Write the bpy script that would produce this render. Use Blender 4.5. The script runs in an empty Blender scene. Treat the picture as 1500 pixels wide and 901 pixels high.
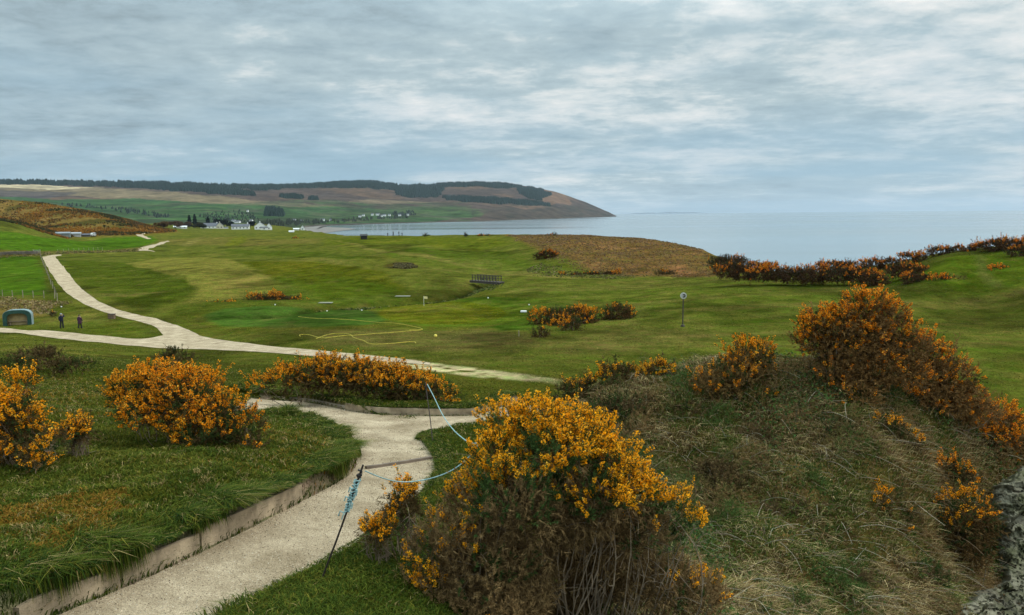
import bpy, math, random
import numpy as np
from mathutils import Matrix, Vector
rng = np.random.default_rng(7)
random.seed(7)
SC = bpy.context.scene
COL = SC.collection
# ------------------------------------------------------------------ camera geometry
H = 25.0                     # eye height above the sea (m)
F = 1090.0                   # focal length in photo pixels (photo 1500 x 901)
PITCH = math.radians(7.16)
ROLL = math.radians(0.54)
cr, sr_ = math.cos(ROLL), math.sin(ROLL)
cp, sp = math.cos(PITCH), math.sin(PITCH)
RIGHT = np.array([1., 0, 0]); FWD = np.array([0, cp, -sp]); UP = np.array([0, sp, cp])
XC = cr * RIGHT - sr_ * UP
YC = sr_ * RIGHT + cr * UP
CAM = np.array([0, 0, H])

def ray(px, py):
    """Direction through a photo pixel, scaled so that its forward (y) part is 1."""
    px = np.asarray(px, float); py = np.asarray(py, float)
    u = (px - 750) / F; v = (450.5 - py) / F
    d = u[..., None] * XC + v[..., None] * YC + FWD
    return d / d[..., 1:2]

def at(px, py, Y):           # point at forward distance Y
    return CAM + ray(px, py) * np.asarray(Y, float)[..., None]

def drop(px, py, D):         # point on the pixel's line D metres below the eye
    d = ray(px, py)
    return CAM + d * (np.asarray(D, float) / -d[..., 2])[..., None]

# ------------------------------------------------------------------ noise
def _h(ix, iy, s):
    n = (ix.astype(np.int64) * 374761393 + iy.astype(np.int64) * 668265263 + s * 974711) & 0x7fffffff
    n = ((n ^ (n >> 13)) * 1274126177) & 0x7fffffff
    n = (n ^ (n >> 16)) & 0xffff
    return n / 65535.0
def vnoise(x, y, s=0):
    x = np.asarray(x, float); y = np.asarray(y, float)
    ix = np.floor(x); iy = np.floor(y); fx = x - ix; fy = y - iy
    fx = fx * fx * (3 - 2 * fx); fy = fy * fy * (3 - 2 * fy)
    a = _h(ix, iy, s); b = _h(ix + 1, iy, s); c = _h(ix, iy + 1, s); d = _h(ix + 1, iy + 1, s)
    return (a * (1 - fx) + b * fx) * (1 - fy) + (c * (1 - fx) + d * fx) * fy
def fbm(x, y, s=0, o=4, g=.5):
    t = 0; a = 1; n = 0
    for k in range(o):
        t = t + a * vnoise(x * 2**k + 17.3 * k, y * 2**k - 9.1 * k, s + k); n += a; a *= g
    return t / n * 2 - 1
def sstep(a, b, x):
    t = np.clip((x - a) / (b - a), 0, 1); return t * t * (3 - 2 * t)

# ------------------------------------------------------------------ mesh helpers
def mesh(name, verts, faces, mat=None, col=None, smooth=False, parent=None, loc=None, attr='col'):
    """faces: list of int arrays (k,3|4)."""
    verts = np.asarray(verts, np.float32)
    me = bpy.data.meshes.new(name)
    if not isinstance(faces, list): faces = [faces]
    faces = [np.asarray(f, np.int32) for f in faces if len(f)]
    nl = sum(f.size for f in faces); nf = sum(len(f) for f in faces)
    me.vertices.add(len(verts)); me.vertices.foreach_set('co', verts.ravel())
    me.loops.add(nl); me.loops.foreach_set('vertex_index', np.concatenate([f.ravel() for f in faces]))
    tot = np.concatenate([np.full(len(f), f.shape[1], np.int32) for f in faces])
    st = np.concatenate([[0], np.cumsum(tot)[:-1]]).astype(np.int32)
    me.polygons.add(nf); me.polygons.foreach_set('loop_start', st)
    me.polygons.foreach_set('use_smooth', np.full(nf, smooth))
    me.update(calc_edges=True)
    if col is not None:
        a = me.color_attributes.new(attr, 'FLOAT_COLOR', 'POINT')
        c = np.ones((len(verts), 4), np.float32); c[:, :3] = col
        a.data.foreach_set('color', c.ravel())
    if mat: me.materials.append(mat)
    o = bpy.data.objects.new(name, me); COL.objects.link(o)
    if loc is not None: o.location = loc
    if parent: o.parent = parent
    return o

def tag(o, label=None, cat=None, group=None, kind=None):
    if label: o['label'] = label
    if cat: o['category'] = cat
    if group: o['group'] = group
    if kind: o['kind'] = kind
    return o
def empty(name, loc, label, cat, group=None, rz=0):
    o = bpy.data.objects.new(name, None); COL.objects.link(o)
    o.empty_display_size = .2
    o.location = [float(a) for a in loc]; o.rotation_euler = (0, 0, rz)
    return tag(o, label, cat, group)

class MB:
    """collects simple shapes into one mesh"""
    def __init__(s): s.v = []; s.q = []; s.t = []; s.n = 0
    def add(s, v, q=(), t=()):
        v = np.asarray(v, float); s.v.append(v)
        if len(q): s.q.append(np.asarray(q) + s.n)
        if len(t): s.t.append(np.asarray(t) + s.n)
        s.n += len(v); return s
    def box(s, c, d, rz=0, bev=0.0):
        x, y, z = [a / 2 for a in d]
        b = min(bev, x * .9, y * .9, z * .9)
        if b <= 0:
            v = np.array([[i, j, k] for i in (-x, x) for j in (-y, y) for k in (-z, z)])
            q = [[0, 1, 3, 2], [4, 6, 7, 5], [0, 4, 5, 1], [2, 3, 7, 6], [0, 2, 6, 4], [1, 5, 7, 3]]; t = []
        else:
            v = []
            for k, (zz, ins) in enumerate([(-z, b), (-z + b, 0), (z - b, 0), (z, b)]):
                for sx, sy in ((-1, -1), (1, -1), (1, 1), (-1, 1)):
                    v.append([sx * (x - ins), sy * (y - ins), zz])
            v = np.array(v); q = [[3, 2, 1, 0], [12, 13, 14, 15]]
            for k in range(3):
                for j in range(4):
                    q.append([k * 4 + j, k * 4 + (j + 1) % 4, k * 4 + 4 + (j + 1) % 4, k * 4 + 4 + j])
            t = []
        c_, s_ = math.cos(rz), math.sin(rz)
        v = np.c_[v[:, 0] * c_ - v[:, 1] * s_, v[:, 0] * s_ + v[:, 1] * c_, v[:, 2]] + np.asarray(c)
        return s.add(v, q, t)
    def tube(s, pts, r, k=6, cap=True):
        pts = np.asarray(pts, float); n = len(pts)
        r = np.broadcast_to(np.asarray(r, float), (n,))
        tg = np.gradient(pts, axis=0); tg /= np.linalg.norm(tg, axis=1)[:, None] + 1e-9
        ref = np.array([0, 0, 1.]) if abs(tg[:, 2]).mean() < .8 else np.array([1., 0, 0])
        a = np.cross(tg, ref); a /= np.linalg.norm(a, axis=1)[:, None] + 1e-9
        b = np.cross(tg, a)
        th = np.arange(k) / k * 2 * np.pi
        v = pts[:, None] + r[:, None, None] * (np.cos(th)[None, :, None] * a[:, None] + np.sin(th)[None, :, None] * b[:, None])
        q = [[i * k + j, i * k + (j + 1) % k, (i + 1) * k + (j + 1) % k, (i + 1) * k + j] for i in range(n - 1) for j in range(k)]
        t = []
        if cap:
            for j in range(1, k - 1):
                t.append([0, j + 1, j]); t.append([(n - 1) * k, (n - 1) * k + j, (n - 1) * k + j + 1])
        return s.add(v.reshape(-1, 3), q, t)
    def prism(s, poly, h0, h1, axis=1):
        """polygon in the plane across `axis`, extruded from h0 to h1 along it"""
        n = len(poly); v = []
        for h in (h0, h1):
            for a, b in poly:
                p = [a, b]; p.insert(axis, h); v.append(p)
        q = [[j, (j + 1) % n, n + (j + 1) % n, n + j] for j in range(n)]
        t = [[0, j + 1, j] for j in range(1, n - 1)] + [[n, n + j, n + j + 1] for j in range(1, n - 1)]
        return s.add(v, q, t)
    def build(s, name, mat, parent=None, loc=None, smooth=False):
        f = []
        if s.q: f.append(np.concatenate(s.q))
        if s.t: f.append(np.concatenate(s.t))
        return mesh(name, np.concatenate(s.v), f, mat, parent=parent, loc=loc, smooth=smooth)

# ------------------------------------------------------------------ materials
def newmat(name):
    m = bpy.data.materials.new(name); m.use_nodes = True
    nt = m.node_tree; b = nt.nodes['Principled BSDF']
    return m, nt, b
def N(nt, t, **kw):
    n = nt.nodes.new(t)
    for k, v in kw.items(): setattr(n, k, v)
    return n
def plain(name, rgb, rough=.7, var=.25, scale=6, spec=.3, metal=0, bump=0.0, bscale=40):
    m, nt, b = newmat(name); L = nt.links.new
    tc = N(nt, 'ShaderNodeTexCoord'); no = N(nt, 'ShaderNodeTexNoise'); no.inputs['Scale'].default_value = scale
    no.inputs['Detail'].default_value = 6
    L(tc.outputs['Object'], no.inputs['Vector'])
    mr = N(nt, 'ShaderNodeMapRange'); mr.inputs['To Min'].default_value = 1 - var; mr.inputs['To Max'].default_value = 1 + var
    mr.inputs['From Min'].default_value = .3; mr.inputs['From Max'].default_value = .7
    L(no.outputs['Fac'], mr.inputs['Value'])
    mx = N(nt, 'ShaderNodeVectorMath', operation='SCALE'); mx.inputs[0].default_value = rgb
    L(mr.outputs['Result'], mx.inputs['Scale']); L(mx.outputs['Vector'], b.inputs['Base Color'])
    b.inputs['Roughness'].default_value = rough; b.inputs['Specular IOR Level'].default_value = spec
    b.inputs['Metallic'].default_value = metal
    if bump:
        n2 = N(nt, 'ShaderNodeTexNoise'); n2.inputs['Scale'].default_value = bscale; n2.inputs['Detail'].default_value = 5
        L(tc.outputs['Object'], n2.inputs['Vector'])
        bp = N(nt, 'ShaderNodeBump'); bp.inputs['Strength'].default_value = bump; bp.inputs['Distance'].default_value = .02
        L(n2.outputs['Fac'], bp.inputs['Height']); L(bp.outputs['Normal'], b.inputs['Normal'])
    return m
def vcol(name, rough=.85, spec=.04, var=.0, scale=8, trans=0.0):
    """colour comes per leaf/blade/flower from the mesh; a little of the light passes through"""
    m, nt, b = newmat(name); L = nt.links.new
    at_ = N(nt, 'ShaderNodeAttribute'); at_.attribute_name = 'col'
    L(at_.outputs['Color'], b.inputs['Base Color'])
    b.inputs['Roughness'].default_value = rough; b.inputs['Specular IOR Level'].default_value = spec
    if trans:
        tr = N(nt, 'ShaderNodeBsdfTranslucent'); L(at_.outputs['Color'], tr.inputs['Color'])
        ms = N(nt, 'ShaderNodeMixShader'); ms.inputs[0].default_value = trans
        L(b.outputs[0], ms.inputs[1]); L(tr.outputs[0], ms.inputs[2])
        L(ms.outputs[0], nt.nodes['Material Output'].inputs['Surface'])
    return m
# ------------------------------------------------------------------ terrain height
# surveyed spots: (photo px, photo py, metres below the eye)
A1 = [(-150,901,3.0),(0,901,3.25),(40,901,3.35),(0,800,3.35),(0,700,3.45),(200,720,3.55),(150,800,3.45),(330,740,3.62),(0,620,3.9),(120,660,3.8),
 (-200,700,3.2),(-200,560,4.2),(250,660,3.95),(380,690,4.05),(450,640,4.55),(500,665,4.5),(430,610,4.95),(330,610,4.6),(200,610,4.3),(100,560,5.0),(220,545,6.0),(60,520,7.2),(0,500,10.2),
 (130,901,3.65),(200,890,3.68),(300,840,3.85),(420,790,4.05),(520,730,4.45),(570,690,4.75),(600,650,5.05),(550,618,5.25),(450,600,5.4),(385,592,5.5),
 (700,614,5.5),(780,596,5.8),(640,600,5.35),(560,598,5.4),(560,585,5.55),(480,580,5.7),(380,572,6.0),(660,586,5.75),(740,580,6.3),
 (480,880,3.78),(420,901,3.72),(560,800,4.15),(560,890,3.9),(650,690,4.75),(700,645,5.1),(640,640,5.15),(660,860,4.35),(700,780,4.7),(760,700,5.2),
 (800,901,5.0),(900,901,5.5),(1000,901,6.0),(1100,901,6.7),(1200,901,7.2),(1300,901,7.7),(1400,901,8.3),(1500,901,9.2),(1650,901,9.6),
 (790,640,5.5),(860,580,5.2),(950,552,4.6),(1030,548,4.35),(1100,545,4.2),(1180,541,4.1),(1250,545,4.2),(1310,560,4.5),(1390,605,5.4),(1470,665,6.6),(1540,740,8.6),
 (850,690,5.75),(940,690,5.9),(1000,700,6.0),(1100,700,6.0),(1200,690,5.8),(1300,690,5.9),(1390,720,6.9),(1450,770,8.2),(1100,800,6.5),(1200,800,6.7),(1300,800,7.1),
 (1400,810,8.0),(950,620,5.3),(1100,620,5.2),(1200,615,5.0),(1300,620,5.2),
 # the links below
 (820,562,8.1),(700,546,8.6),(600,530,9.0),(500,545,8.4),(420,512,9.9),(300,530,9.2),(260,495,11.8),(230,478,12.1),(180,510,10.5),(120,492,12.0),(0,482,12.6),(-150,480,12.6),
 (90,470,12.55),(0,450,12.6),(120,440,12.4),(0,420,12.4),(75,380,12.4),(-150,380,12.2),(0,370,12.0),(200,440,12.2),(160,400,12.2),(300,450,12.2),(380,446,12.0),(300,410,11.9),(300,385,11.8),
 (110,350,11.0),(0,338,8.5),(200,348,11.4),(250,345,11.6),(300,345,11.6),(360,342,11.6),(400,345,11.6),(440,350,11.5),(400,375,11.4),(430,400,11.4),(380,425,12.0),
 (480,465,11.6),(560,480,11.0),(650,460,11.6),(660,475,11.3),(740,460,11.4),(640,495,10.6),(750,500,10.2),(760,530,9.2),
 (500,448,12.4),(600,440,12.5),(680,425,12.3),(710,413,12.0),(760,410,11.6),
 (540,392,10.6),(480,390,11.0),(480,420,11.8),(560,425,12.2),(600,375,9.9),(600,360,9.4),(530,370,10.2),(490,347,10.0),(530,347,9.8),(600,346,9.0),(650,345,8.6),(700,346,8.0),
 (690,385,11.0),(750,395,11.3),(700,365,9.8),(640,395,11.2),(800,372,9.2),(850,347,7.0),(780,348,7.2),(950,353,7.6),(1000,365,8.5),(1030,379,9.5),(900,375,9.3),(950,400,11.2),(850,402,11.3),(1020,402,11.0),
 (850,478,10.8),(850,430,11.4),(950,430,11.0),(1000,478,10.2),(940,520,9.6),(1100,440,10.2),(1100,500,9.8),(1150,520,9.7),(1050,408,10.4),(1200,419,9.9),
 (1300,450,9.9),(1300,412,9.5),(1250,395,8.8),(1330,400,8.6),(1400,384,6.7),(1400,420,9.0),(1450,405,8.1),(1480,375,6.0),(1500,360,5.3),(1600,352,4.8),(1480,440,9.6),(1480,560,9.8),(1400,500,9.8),(1700,600,9.8),(1700,450,9.8),(1500,480,9.8),(1350,384,7.4),
 # gorse hill far left
 (250,334,11),(0,318,-1)]
# hidden spots: (photo px for the bearing, forward metres, metres below the eye)
A2 = [(850,29,7.9),(950,29,8.0),(1050,29,8.2),(1200,28,8.4),(1400,28,9.2),(1550,30,10),(1700,24,10),(600,30,6.9),(450,28,7.0),(760,26,6.9),
 (0,650,-17),(-150,650,-20),(70,640,-13),(130,620,-6),(190,600,1.5),(-150,560,-6),(70,560,0),(0,900,6),(150,850,9),(-200,900,0),(260,700,12),(250,640,11.0),
 (380,620,11.6),(440,620,12.5),(380,1000,14),(200,1200,12),(0,1300,8),(-200,1300,6),(460,480,11.2),
 (-100,3,3.0),(300,3,3.0),(750,3,3.1),(1600,3,3.6),(-200,4.6,3.1),(350,4.6,3.25),(750,5.5,3.9),(1100,5,4.3),(1100,8.5,5.6),(1500,6,5.0),(1500,9,7.5),(1700,12,9.5),(1700,17,9.5),
 (1500,150,9),(850,300,9),(650,380,11),(1150,150,10.5)]
pts = []; val = []
for px, py, D in A1:
    p = drop(px, py, D); pts.append((p[0] / p[1], math.log(p[1]))); val.append(D)
for px, Y, D in A2:
    u = (px - 750) / F * (1 / cp) * .99; pts.append((u, math.log(Y))); val.append(D)
pts = np.array(pts); val = np.array(val)
SW = .42
def _phi(r2): return .5 * r2 * np.log(r2 + 1e-12)
def _feat(u, w): return np.c_[np.ones(len(u)), u, w]
_P = np.c_[pts[:, 0], pts[:, 1] * SW]
def _fit(v, lam):
    n = len(v)
    K = _phi(((_P[:, None] - _P[None]) ** 2).sum(-1)) + lam * np.eye(n)
    T = _feat(_P[:, 0], _P[:, 1]); A = np.zeros((n + 3, n + 3)); A[:n, :n] = K; A[:n, n:] = T; A[n:, :n] = T.T
    s = np.linalg.solve(A, np.r_[v, 0, 0, 0]); return s
_S = _fit(val, 2e-4)
def tps(u, w):
    sh = np.shape(u); u = np.ravel(u); w = np.ravel(w) * SW; out = np.empty(len(u))
    for i in range(0, len(u), 40000):
        a = u[i:i + 40000]; b = w[i:i + 40000]
        r2 = (a[:, None] - _P[None, :, 0]) ** 2 + (b[:, None] - _P[None, :, 1]) ** 2
        out[i:i + 40000] = _phi(r2) @ _S[:-3] + _S[-3] + _S[-2] * a + _S[-1] * b
    return out.reshape(sh)
# the coast: forward distance of the land's edge by bearing
_cu = (np.array([-300, 380, 420, 450, 475, 500, 530, 600, 650, 750, 850, 950, 1030, 1100, 1200, 1300, 1400, 1500, 1600, 1800]) - 750) / F
_cy = np.array([1500, 1400, 1050, 700, 520, 430, 385, 345, 325, 285, 258, 214, 172, 132, 116, 116, 112, 116, 122, 135.])
def base_drop(x, y):
    y = np.maximum(y, 1.5); u = x / y; w = np.log(y)
    D = tps(np.clip(u, -1.0, 1.0), w)
    D = np.minimum(D, 14 + (y > 500) * 10)
    # undulating links turf, only well away from the eye
    k = sstep(35, 80, y)
    D = D - k * (.34 * fbm(x / 16, y / 22, 3, 3) + .10 * fbm(x / 4.5, y / 6, 9, 2) + sstep(110, 160, y) * .55 * fbm(x / 13, y / 26, 13, 2))
    e = np.interp(u, _cu, _cy)
    over = np.maximum(y - e * (1 + .03 * fbm(u * 9, u * 0 + 2, 5, 3)), 0)
    D = D + over * .55
    return np.minimum(D, H + 3)
def seg_dist(x, y, P):
    P = np.asarray(P); best = np.full(np.shape(x), 1e9)
    for a, b in zip(P[:-1], P[1:]):
        d = b - a; L2 = (d ** 2).sum() + 1e-12
        t = np.clip(((x - a[0]) * d[0] + (y - a[1]) * d[1]) / L2, 0, 1)
        best = np.minimum(best, np.hypot(x - a[0] - t * d[0], y - a[1] - t * d[1]))
    return best
def inside(x, y, P):
    P = np.asarray(P); r = np.zeros(np.shape(x), bool); n = len(P); j = n - 1
    for i in range(n):
        yi, yj = P[i, 1], P[j, 1]
        c = ((yi > y) != (yj > y)) & (x < (P[j, 0] - P[i, 0]) * (y - yi) / (yj - yi + 1e-15) + P[i, 0])
        r ^= c; j = i
    return r
_marchY = np.exp(np.linspace(math.log(4.0), math.log(1300), 700))
def hit(px, py, fn=None, y0=4.0, Ys=None):
    """first ground point along each pixel's line"""
    px = np.atleast_1d(np.asarray(px, float)); py = np.atleast_1d(np.asarray(py, float))
    d = ray(px, py); Y = _marchY[_marchY >= y0] if Ys is None else Ys
    X = d[:, 0:1] * Y; Z = H + d[:, 2:3] * Y
    G = H - (fn or base_drop)(X, np.broadcast_to(Y, X.shape))
    u_ = Z < G
    k = np.argmax(u_, 1); k = np.where(u_.any(1), np.maximum(k, 1), len(Y) - 1)
    i = np.arange(len(px)); a = Z[i, k - 1] - G[i, k - 1]; b = Z[i, k] - G[i, k]
    t = np.clip(a / (a - b + 1e-12), 0, 1); y = Y[k - 1] * (1 - t) + Y[k] * t
    return np.c_[d[:, 0] * y, y, H + d[:, 2] * y]
def dense(P, step):
    P = np.asarray(P, float); s = np.r_[0, np.cumsum(np.hypot(*(np.diff(P[:, :2], axis=0)).T))]
    n = max(2, int(s[-1] / step)); q = np.linspace(0, s[-1], n)
    # catmull-like smoothing through pchip-free averaging
    out = np.c_[[np.interp(q, s, P[:, k]) for k in range(P.shape[1])]].T
    return out
def smooth(P, it=3):
    P = np.asarray(P, float)
    for _ in range(it):
        Q = np.empty((2 * len(P), P.shape[1])); Q[0] = P[0]; Q[-1] = P[-1]
        Q[1:-1:2] = .75 * P[:-1] + .25 * P[1:]; Q[2:-1:2] = .25 * P[:-1] + .75 * P[1:]
        P = Q
    return P
# ---- paths: pairs of edge pixels
PATH_L = [(20,940),(70,908),(180,865),(300,810),(445,735),(512,700),(526,676),(510,636),(462,610),(405,603),(368,602),(335,604)]
PATH_R = [(250,940),(310,908),(400,860),(500,812),(585,752),(640,697),(636,672),(612,640),(590,612),(500,603),(430,587),(368,584)]
BR_T = [(500,603),(560,609),(640,611),(720,609),(790,594),(850,590)]
BR_B = [(590,660),(612,639),(650,628),(710,622),(790,608),(850,604)]
def hxy(l): l = np.array(l, float); return hit(l[:, 0], l[:, 1])
# the path itself is graded: a smooth surface through its edge points
_q = np.concatenate([hxy(l) for l in (PATH_L, PATH_R, BR_T, BR_B)]); _q = _q[_q[:, 1] < 21]
def _pf(x, y): x = x / 5; y = y / 10; return np.stack([1 + 0 * x, x, y, x * y, y * y, y ** 3, x * x], -1)
_pc = np.linalg.lstsq(_pf(_q[:, 0], _q[:, 1]), H - _q[:, 2], rcond=None)[0]
def path_surf(x, y): return _pf(x, y) @ _pc
_rawhit = hxy
def hxy(l):
    l = np.array(l, float); h = hit(l[:, 0], l[:, 1], fn=path_surf, Ys=np.linspace(4, 24, 300)); g = hit(l[:, 0], l[:, 1])
    return np.where((h[:, 1:2] < 20.5), h, g)
pl, pr = smooth(hxy(PATH_L), 2), smooth(hxy(PATH_R), 2)
bt, bb = smooth(hxy(BR_T), 2), smooth(hxy(BR_B), 2)
path_polys = [np.r_[pl[:, :2], pr[::-1, :2]], np.r_[bt[:, :2], bb[::-1, :2]]]
mound_poly = np.r_[pl[:, :2], hxy([(300,565)])[:, :2], [[-40, 22], [-40, 3]], [[pl[0, 0] - .3, 4.0]]]
bank_edge = smooth(hxy([(335,577),(368,583),(430,586),(500,602),(560,608),(640,610),(720,608),(790,593)]), 2)
bank_poly = np.r_[bank_edge[:, :2], [[4.5, 30], [-14, 30]]]
def path_dist(x, y):
    """>0 outside the near paths, <0 on them"""
    m = np.zeros(np.shape(x), bool)
    for P in path_polys: m |= inside(x, y, P)
    d = np.minimum(np.minimum(seg_dist(x, y, pl), seg_dist(x, y, pr)), np.minimum(seg_dist(x, y, bt), seg_dist(x, y, bb)))
    return np.where(m, -d, d)
base_drop0 = base_drop
def base_drop(x, y):
    x = np.asarray(x, float); y = np.asarray(y, float); D = base_drop0(x, y)
    n = (y < 21.5) & (y > 3.5) & (np.abs(x) < 12)
    if n.any():
        xx, yy = x[n], y[n]; pd = path_dist(xx, yy); w = sstep(1.1, 0.0, pd) * sstep(21.4, 19.5, yy)
        D = D.copy(); D[n] = D[n] * (1 - w) + path_surf(xx, yy) * w
    return D
hxy = _rawhit
STREAM = smooth(hxy([(380,462),(440,454),(480,450),(540,447),(590,444),(640,440),(672,431),(690,421),(712,413)]), 2)
def ground_drop(x, y):
    x = np.asarray(x, float); y = np.asarray(y, float)
    D = base_drop(x, y)
    n = (y < 32) & (y > 3) & (np.abs(x) < 30)
    if n.any():
        xx, yy = x[n], y[n]
        pd = path_dist(xx, yy)
        m = inside(xx, yy, mound_poly) & (pd > 0); d = seg_dist(xx, yy, pl)
        lip = .07 * fbm(xx / .35, yy / .35, 77, 2)
        lift = np.where(m, .36 * sstep(.0, .13, d) * np.exp(-d / 2.2) * (1 + lip * 3) * sstep(14.6, 12.6, yy + .35 * (xx + 2.9)), 0)
        b = inside(xx, yy, bank_poly) & (pd > 0); d2 = seg_dist(xx, yy, bank_edge)
        lift = np.maximum(lift, np.where(b, .27 * sstep(0, .12, d2) * np.exp(-d2 / 1.6), 0))
        o = (~m) & (~b) & (pd > 0)
        lift = np.maximum(lift, np.where(o, .10 * sstep(0, .2, pd) * np.exp(-pd / 1.5), 0))
        lift = np.where(pd <= 0, -.02, lift)
        lift = lift + np.where(pd > 0, .13 * fbm(xx / 1.3, yy / 1.3, 21, 4) * sstep(0, .8, pd), 0)
        D = D.copy(); D[n] -= lift
    s = (y > 60) & (y < 190)
    if s.any():
        d = seg_dist(x[s], y[s], STREAM[:, :2])
        D = D.copy() if not n.any() else D
        D[s] += 1.0 * np.exp(-(d / 2.0) ** 2)
    return D
def gz(x, y): return H - ground_drop(np.atleast_1d(x), np.atleast_1d(y))
# ------------------------------------------------------------------ ground sheet and its turf zones
uu = np.r_[np.linspace(-1.05, -.76, 60)[:-1], np.linspace(-.76, .76, 1000), np.linspace(.76, 1.05, 60)[1:]]
yy = np.r_[np.exp(np.linspace(math.log(2.2), math.log(30), 330))[:-1], np.exp(np.linspace(math.log(30), math.log(420), 400))[:-1], np.exp(np.linspace(math.log(420), math.log(1500), 90))]
GU, GY = np.meshgrid(uu, yy); GX = GU * GY
GD = ground_drop(GX.ravel(), GY.ravel()).reshape(GX.shape)
gx, gy, gd = GX.ravel(), GY.ravel(), GD.ravel()
def zone(px_poly):
    h = hit([p[0] for p in px_poly], [p[1] for p in px_poly]); return h[:, :2]
gcol = np.tile(np.array([.088, .112, .028]), (len(gx), 1))
def paint(mask, c, amt=1.0):
    m = np.asarray(mask, float) * amt
    gcol[:] = gcol * (1 - m[:, None]) + np.array(c) * m[:, None]
far = gy > 28
wob = fbm(gx / 6, gy / 9, 31, 3)
wx = gx + wob * .9 * np.clip(gy / 120, .3, 3); wy = gy + fbm(gx / 7, gy / 9, 41, 3) * 2.5 * np.clip(gy / 150, .2, 3)
def soft(px_poly, feather, wobble=True):
    P = zone(px_poly)
    x, y = (wx, wy) if wobble else (gx, gy)
    out = np.zeros(len(gx)); lo = P.min(0) - feather * 3; hi = P.max(0) + feather * 3
    n = np.where((x > lo[0]) & (x < hi[0]) & (y > lo[1]) & (y < hi[1]))[0]
    if len(n):
        ins = inside(x[n], y[n], P)
        d = seg_dist(x[n], y[n], np.r_[P, P[:1]])
        out[n] = sstep(-feather, feather, np.where(ins, d, -d))
    return out
# broad mottling of the links turf
m1 = fbm(gx / 14, gy / 20, 51, 4); m2 = fbm(gx / 3.5, gy / 5, 61, 4); m3 = fbm(gx / 45, gy / 70, 71, 3)
paint(far * sstep(-.1, .5, m3), [.105, .125, .03], .8)
GREEN_D = [.040, .078, .012]; GREEN_M = [.062, .105, .016]; OLIVE = [.085, .103, .017]; FAIR = [.150, .160, .050]
FIELD = [.050, .115, .012]; DRY = [.165, .135, .062]; BROWN = [.145, .098, .050]
# left fields
paint(soft([(-400,372),(30,374),(55,378),(66,400),(70,432),(-400,437)], .5, False), FIELD)
paint(soft([(-400,339),(0,339),(70,349),(150,349),(222,346),(232,352),(205,361),(150,367),(60,370),(-400,371)], 1.5, False), [.054,.125,.011])
paint(soft([(-400,366),(50,367.5),(62,371),(55,374),(-400,374)], .6), [.10,.085,.035], .8)
paint(soft([(55,368),(140,367),(205,362),(210,366),(150,370),(70,374)], .6), [.11,.105,.045], .8)
paint(soft([(-300,437),(0,438),(40,438),(85,444),(75,462),(20,466),(-300,462)], 1.5), [.17,.135,.06], .9)
paint(soft([(68,432),(60,395),(52,376),(64,376),(80,410),(90,440),(120,450),(100,470),(70,455)], .8), [.06,.088,.016], .8)
paint(soft([(45,476),(120,470),(200,480),(232,490),(180,497),(90,488)], 1.0), [.085,.115,.025], .8)
paint(soft([(128,482),(170,472),(205,478),(210,486),(160,492)], .5), [.095,.13,.022], .9)
fm = soft([(-400,374),(28,376),(53,380),(64,400),(68,430),(-400,435)], .3, False); paint(fm * (np.sin((gx + .12 * gy) * 1.05) > .1), [.062,.128,.014], .8)
# left fairway and its darker surrounds
paint(soft([(88,380),(200,384),(262,395),(285,415),(290,425),(262,442),(215,452),(180,447),(130,425),(100,400)], 1.6), [.056,.086,.013], .95)
paint(soft([(185,386),(230,378),(300,377),(335,379),(352,386),(376,398),(396,409),(432,415),(470,421),(405,428),(350,436),(300,445),(240,452),(280,440),(292,424),(272,409),(225,398)], .7), FAIR, .95)
paint(soft([(255,401),(270,405),(282,416),(283,424),(278,424),(270,412),(250,405)], .3), [.05,.075,.012], .7)
paint(soft([(352,383),(480,385),(560,400),(600,425),(480,440),(432,416),(396,407),(376,396)], 1.2), [.070,.090,.010], .95)
paint(soft([(250,446),(330,440),(400,440),(420,446),(300,470),(245,466)], 1.0), [.055,.085,.014], .7)
paint(soft([(235,350),(330,347),(470,349),(470,356),(250,358)], 4), [.125,.12,.045], .7)
paint(soft([(328,360),(338,349),(360,346),(362,352),(352,360)], 2, False), [.09,.12,.012], .8)
paint(soft([(262,360),(290,347),(300,347),(278,361)], 1.5, False), [.14,.14,.06], .7)
paint(soft([(470,352),(620,347),(730,349),(760,356),(700,368),(600,358),(480,360)], 3), [.085,.115,.014], .8)
paint(soft([(560,372),(610,362),(690,375),(760,380),(800,392),(820,401),(740,402),(650,393),(600,385)], 2), [.068,.118,.016], .8)
paint(soft([(620,366),(690,372),(790,394),(690,401),(600,395),(560,385)], 1.2), [.12,.135,.045], .35)
paint(soft([(400,405),(520,420),(590,430),(600,442),(500,448),(420,440),(400,425)], 2), [.06,.105,.014], .6)
paint(soft([(470,350),(560,368),(600,376),(640,380),(590,368),(500,350)], 1.0), [.055,.078,.012], .6)
paint(soft([(560,388),(575,384),(605,386),(612,391),(590,395),(565,393)], .8), [.055,.045,.02], .8)
for ln_ in ([(470,351),(560,366),(610,371),(650,380),(700,392),(770,397),(770,399.5),(700,395.5),(650,384),(600,374),(550,369)], [(640,441.5),(690,434),(760,424),(800,422),(760,427),(690,437.5)], [(100,431),(200,430),(255,424),(200,434),(110,435)], [(690,398),(760,400),(830,404),(900,409),(800,407),(700,402)]):
    paint(soft(ln_, .8), [.15, .15, .06], .7)
for ln_ in ([(600,372),(660,366),(740,368),(780,376),(720,376),(640,376)], [(470,404),(540,412),(590,424),(580,432),(520,422),(470,412)], [(810,430),(950,436),(1060,440),(950,444),(820,440)], [(1050,470),(1180,462),(1180,470),(1060,480)], [(330,365),(480,372),(560,380),(480,379),(340,372)]):
    paint(soft(ln_, 1.8), [.045, .080, .010], .7)
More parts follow.
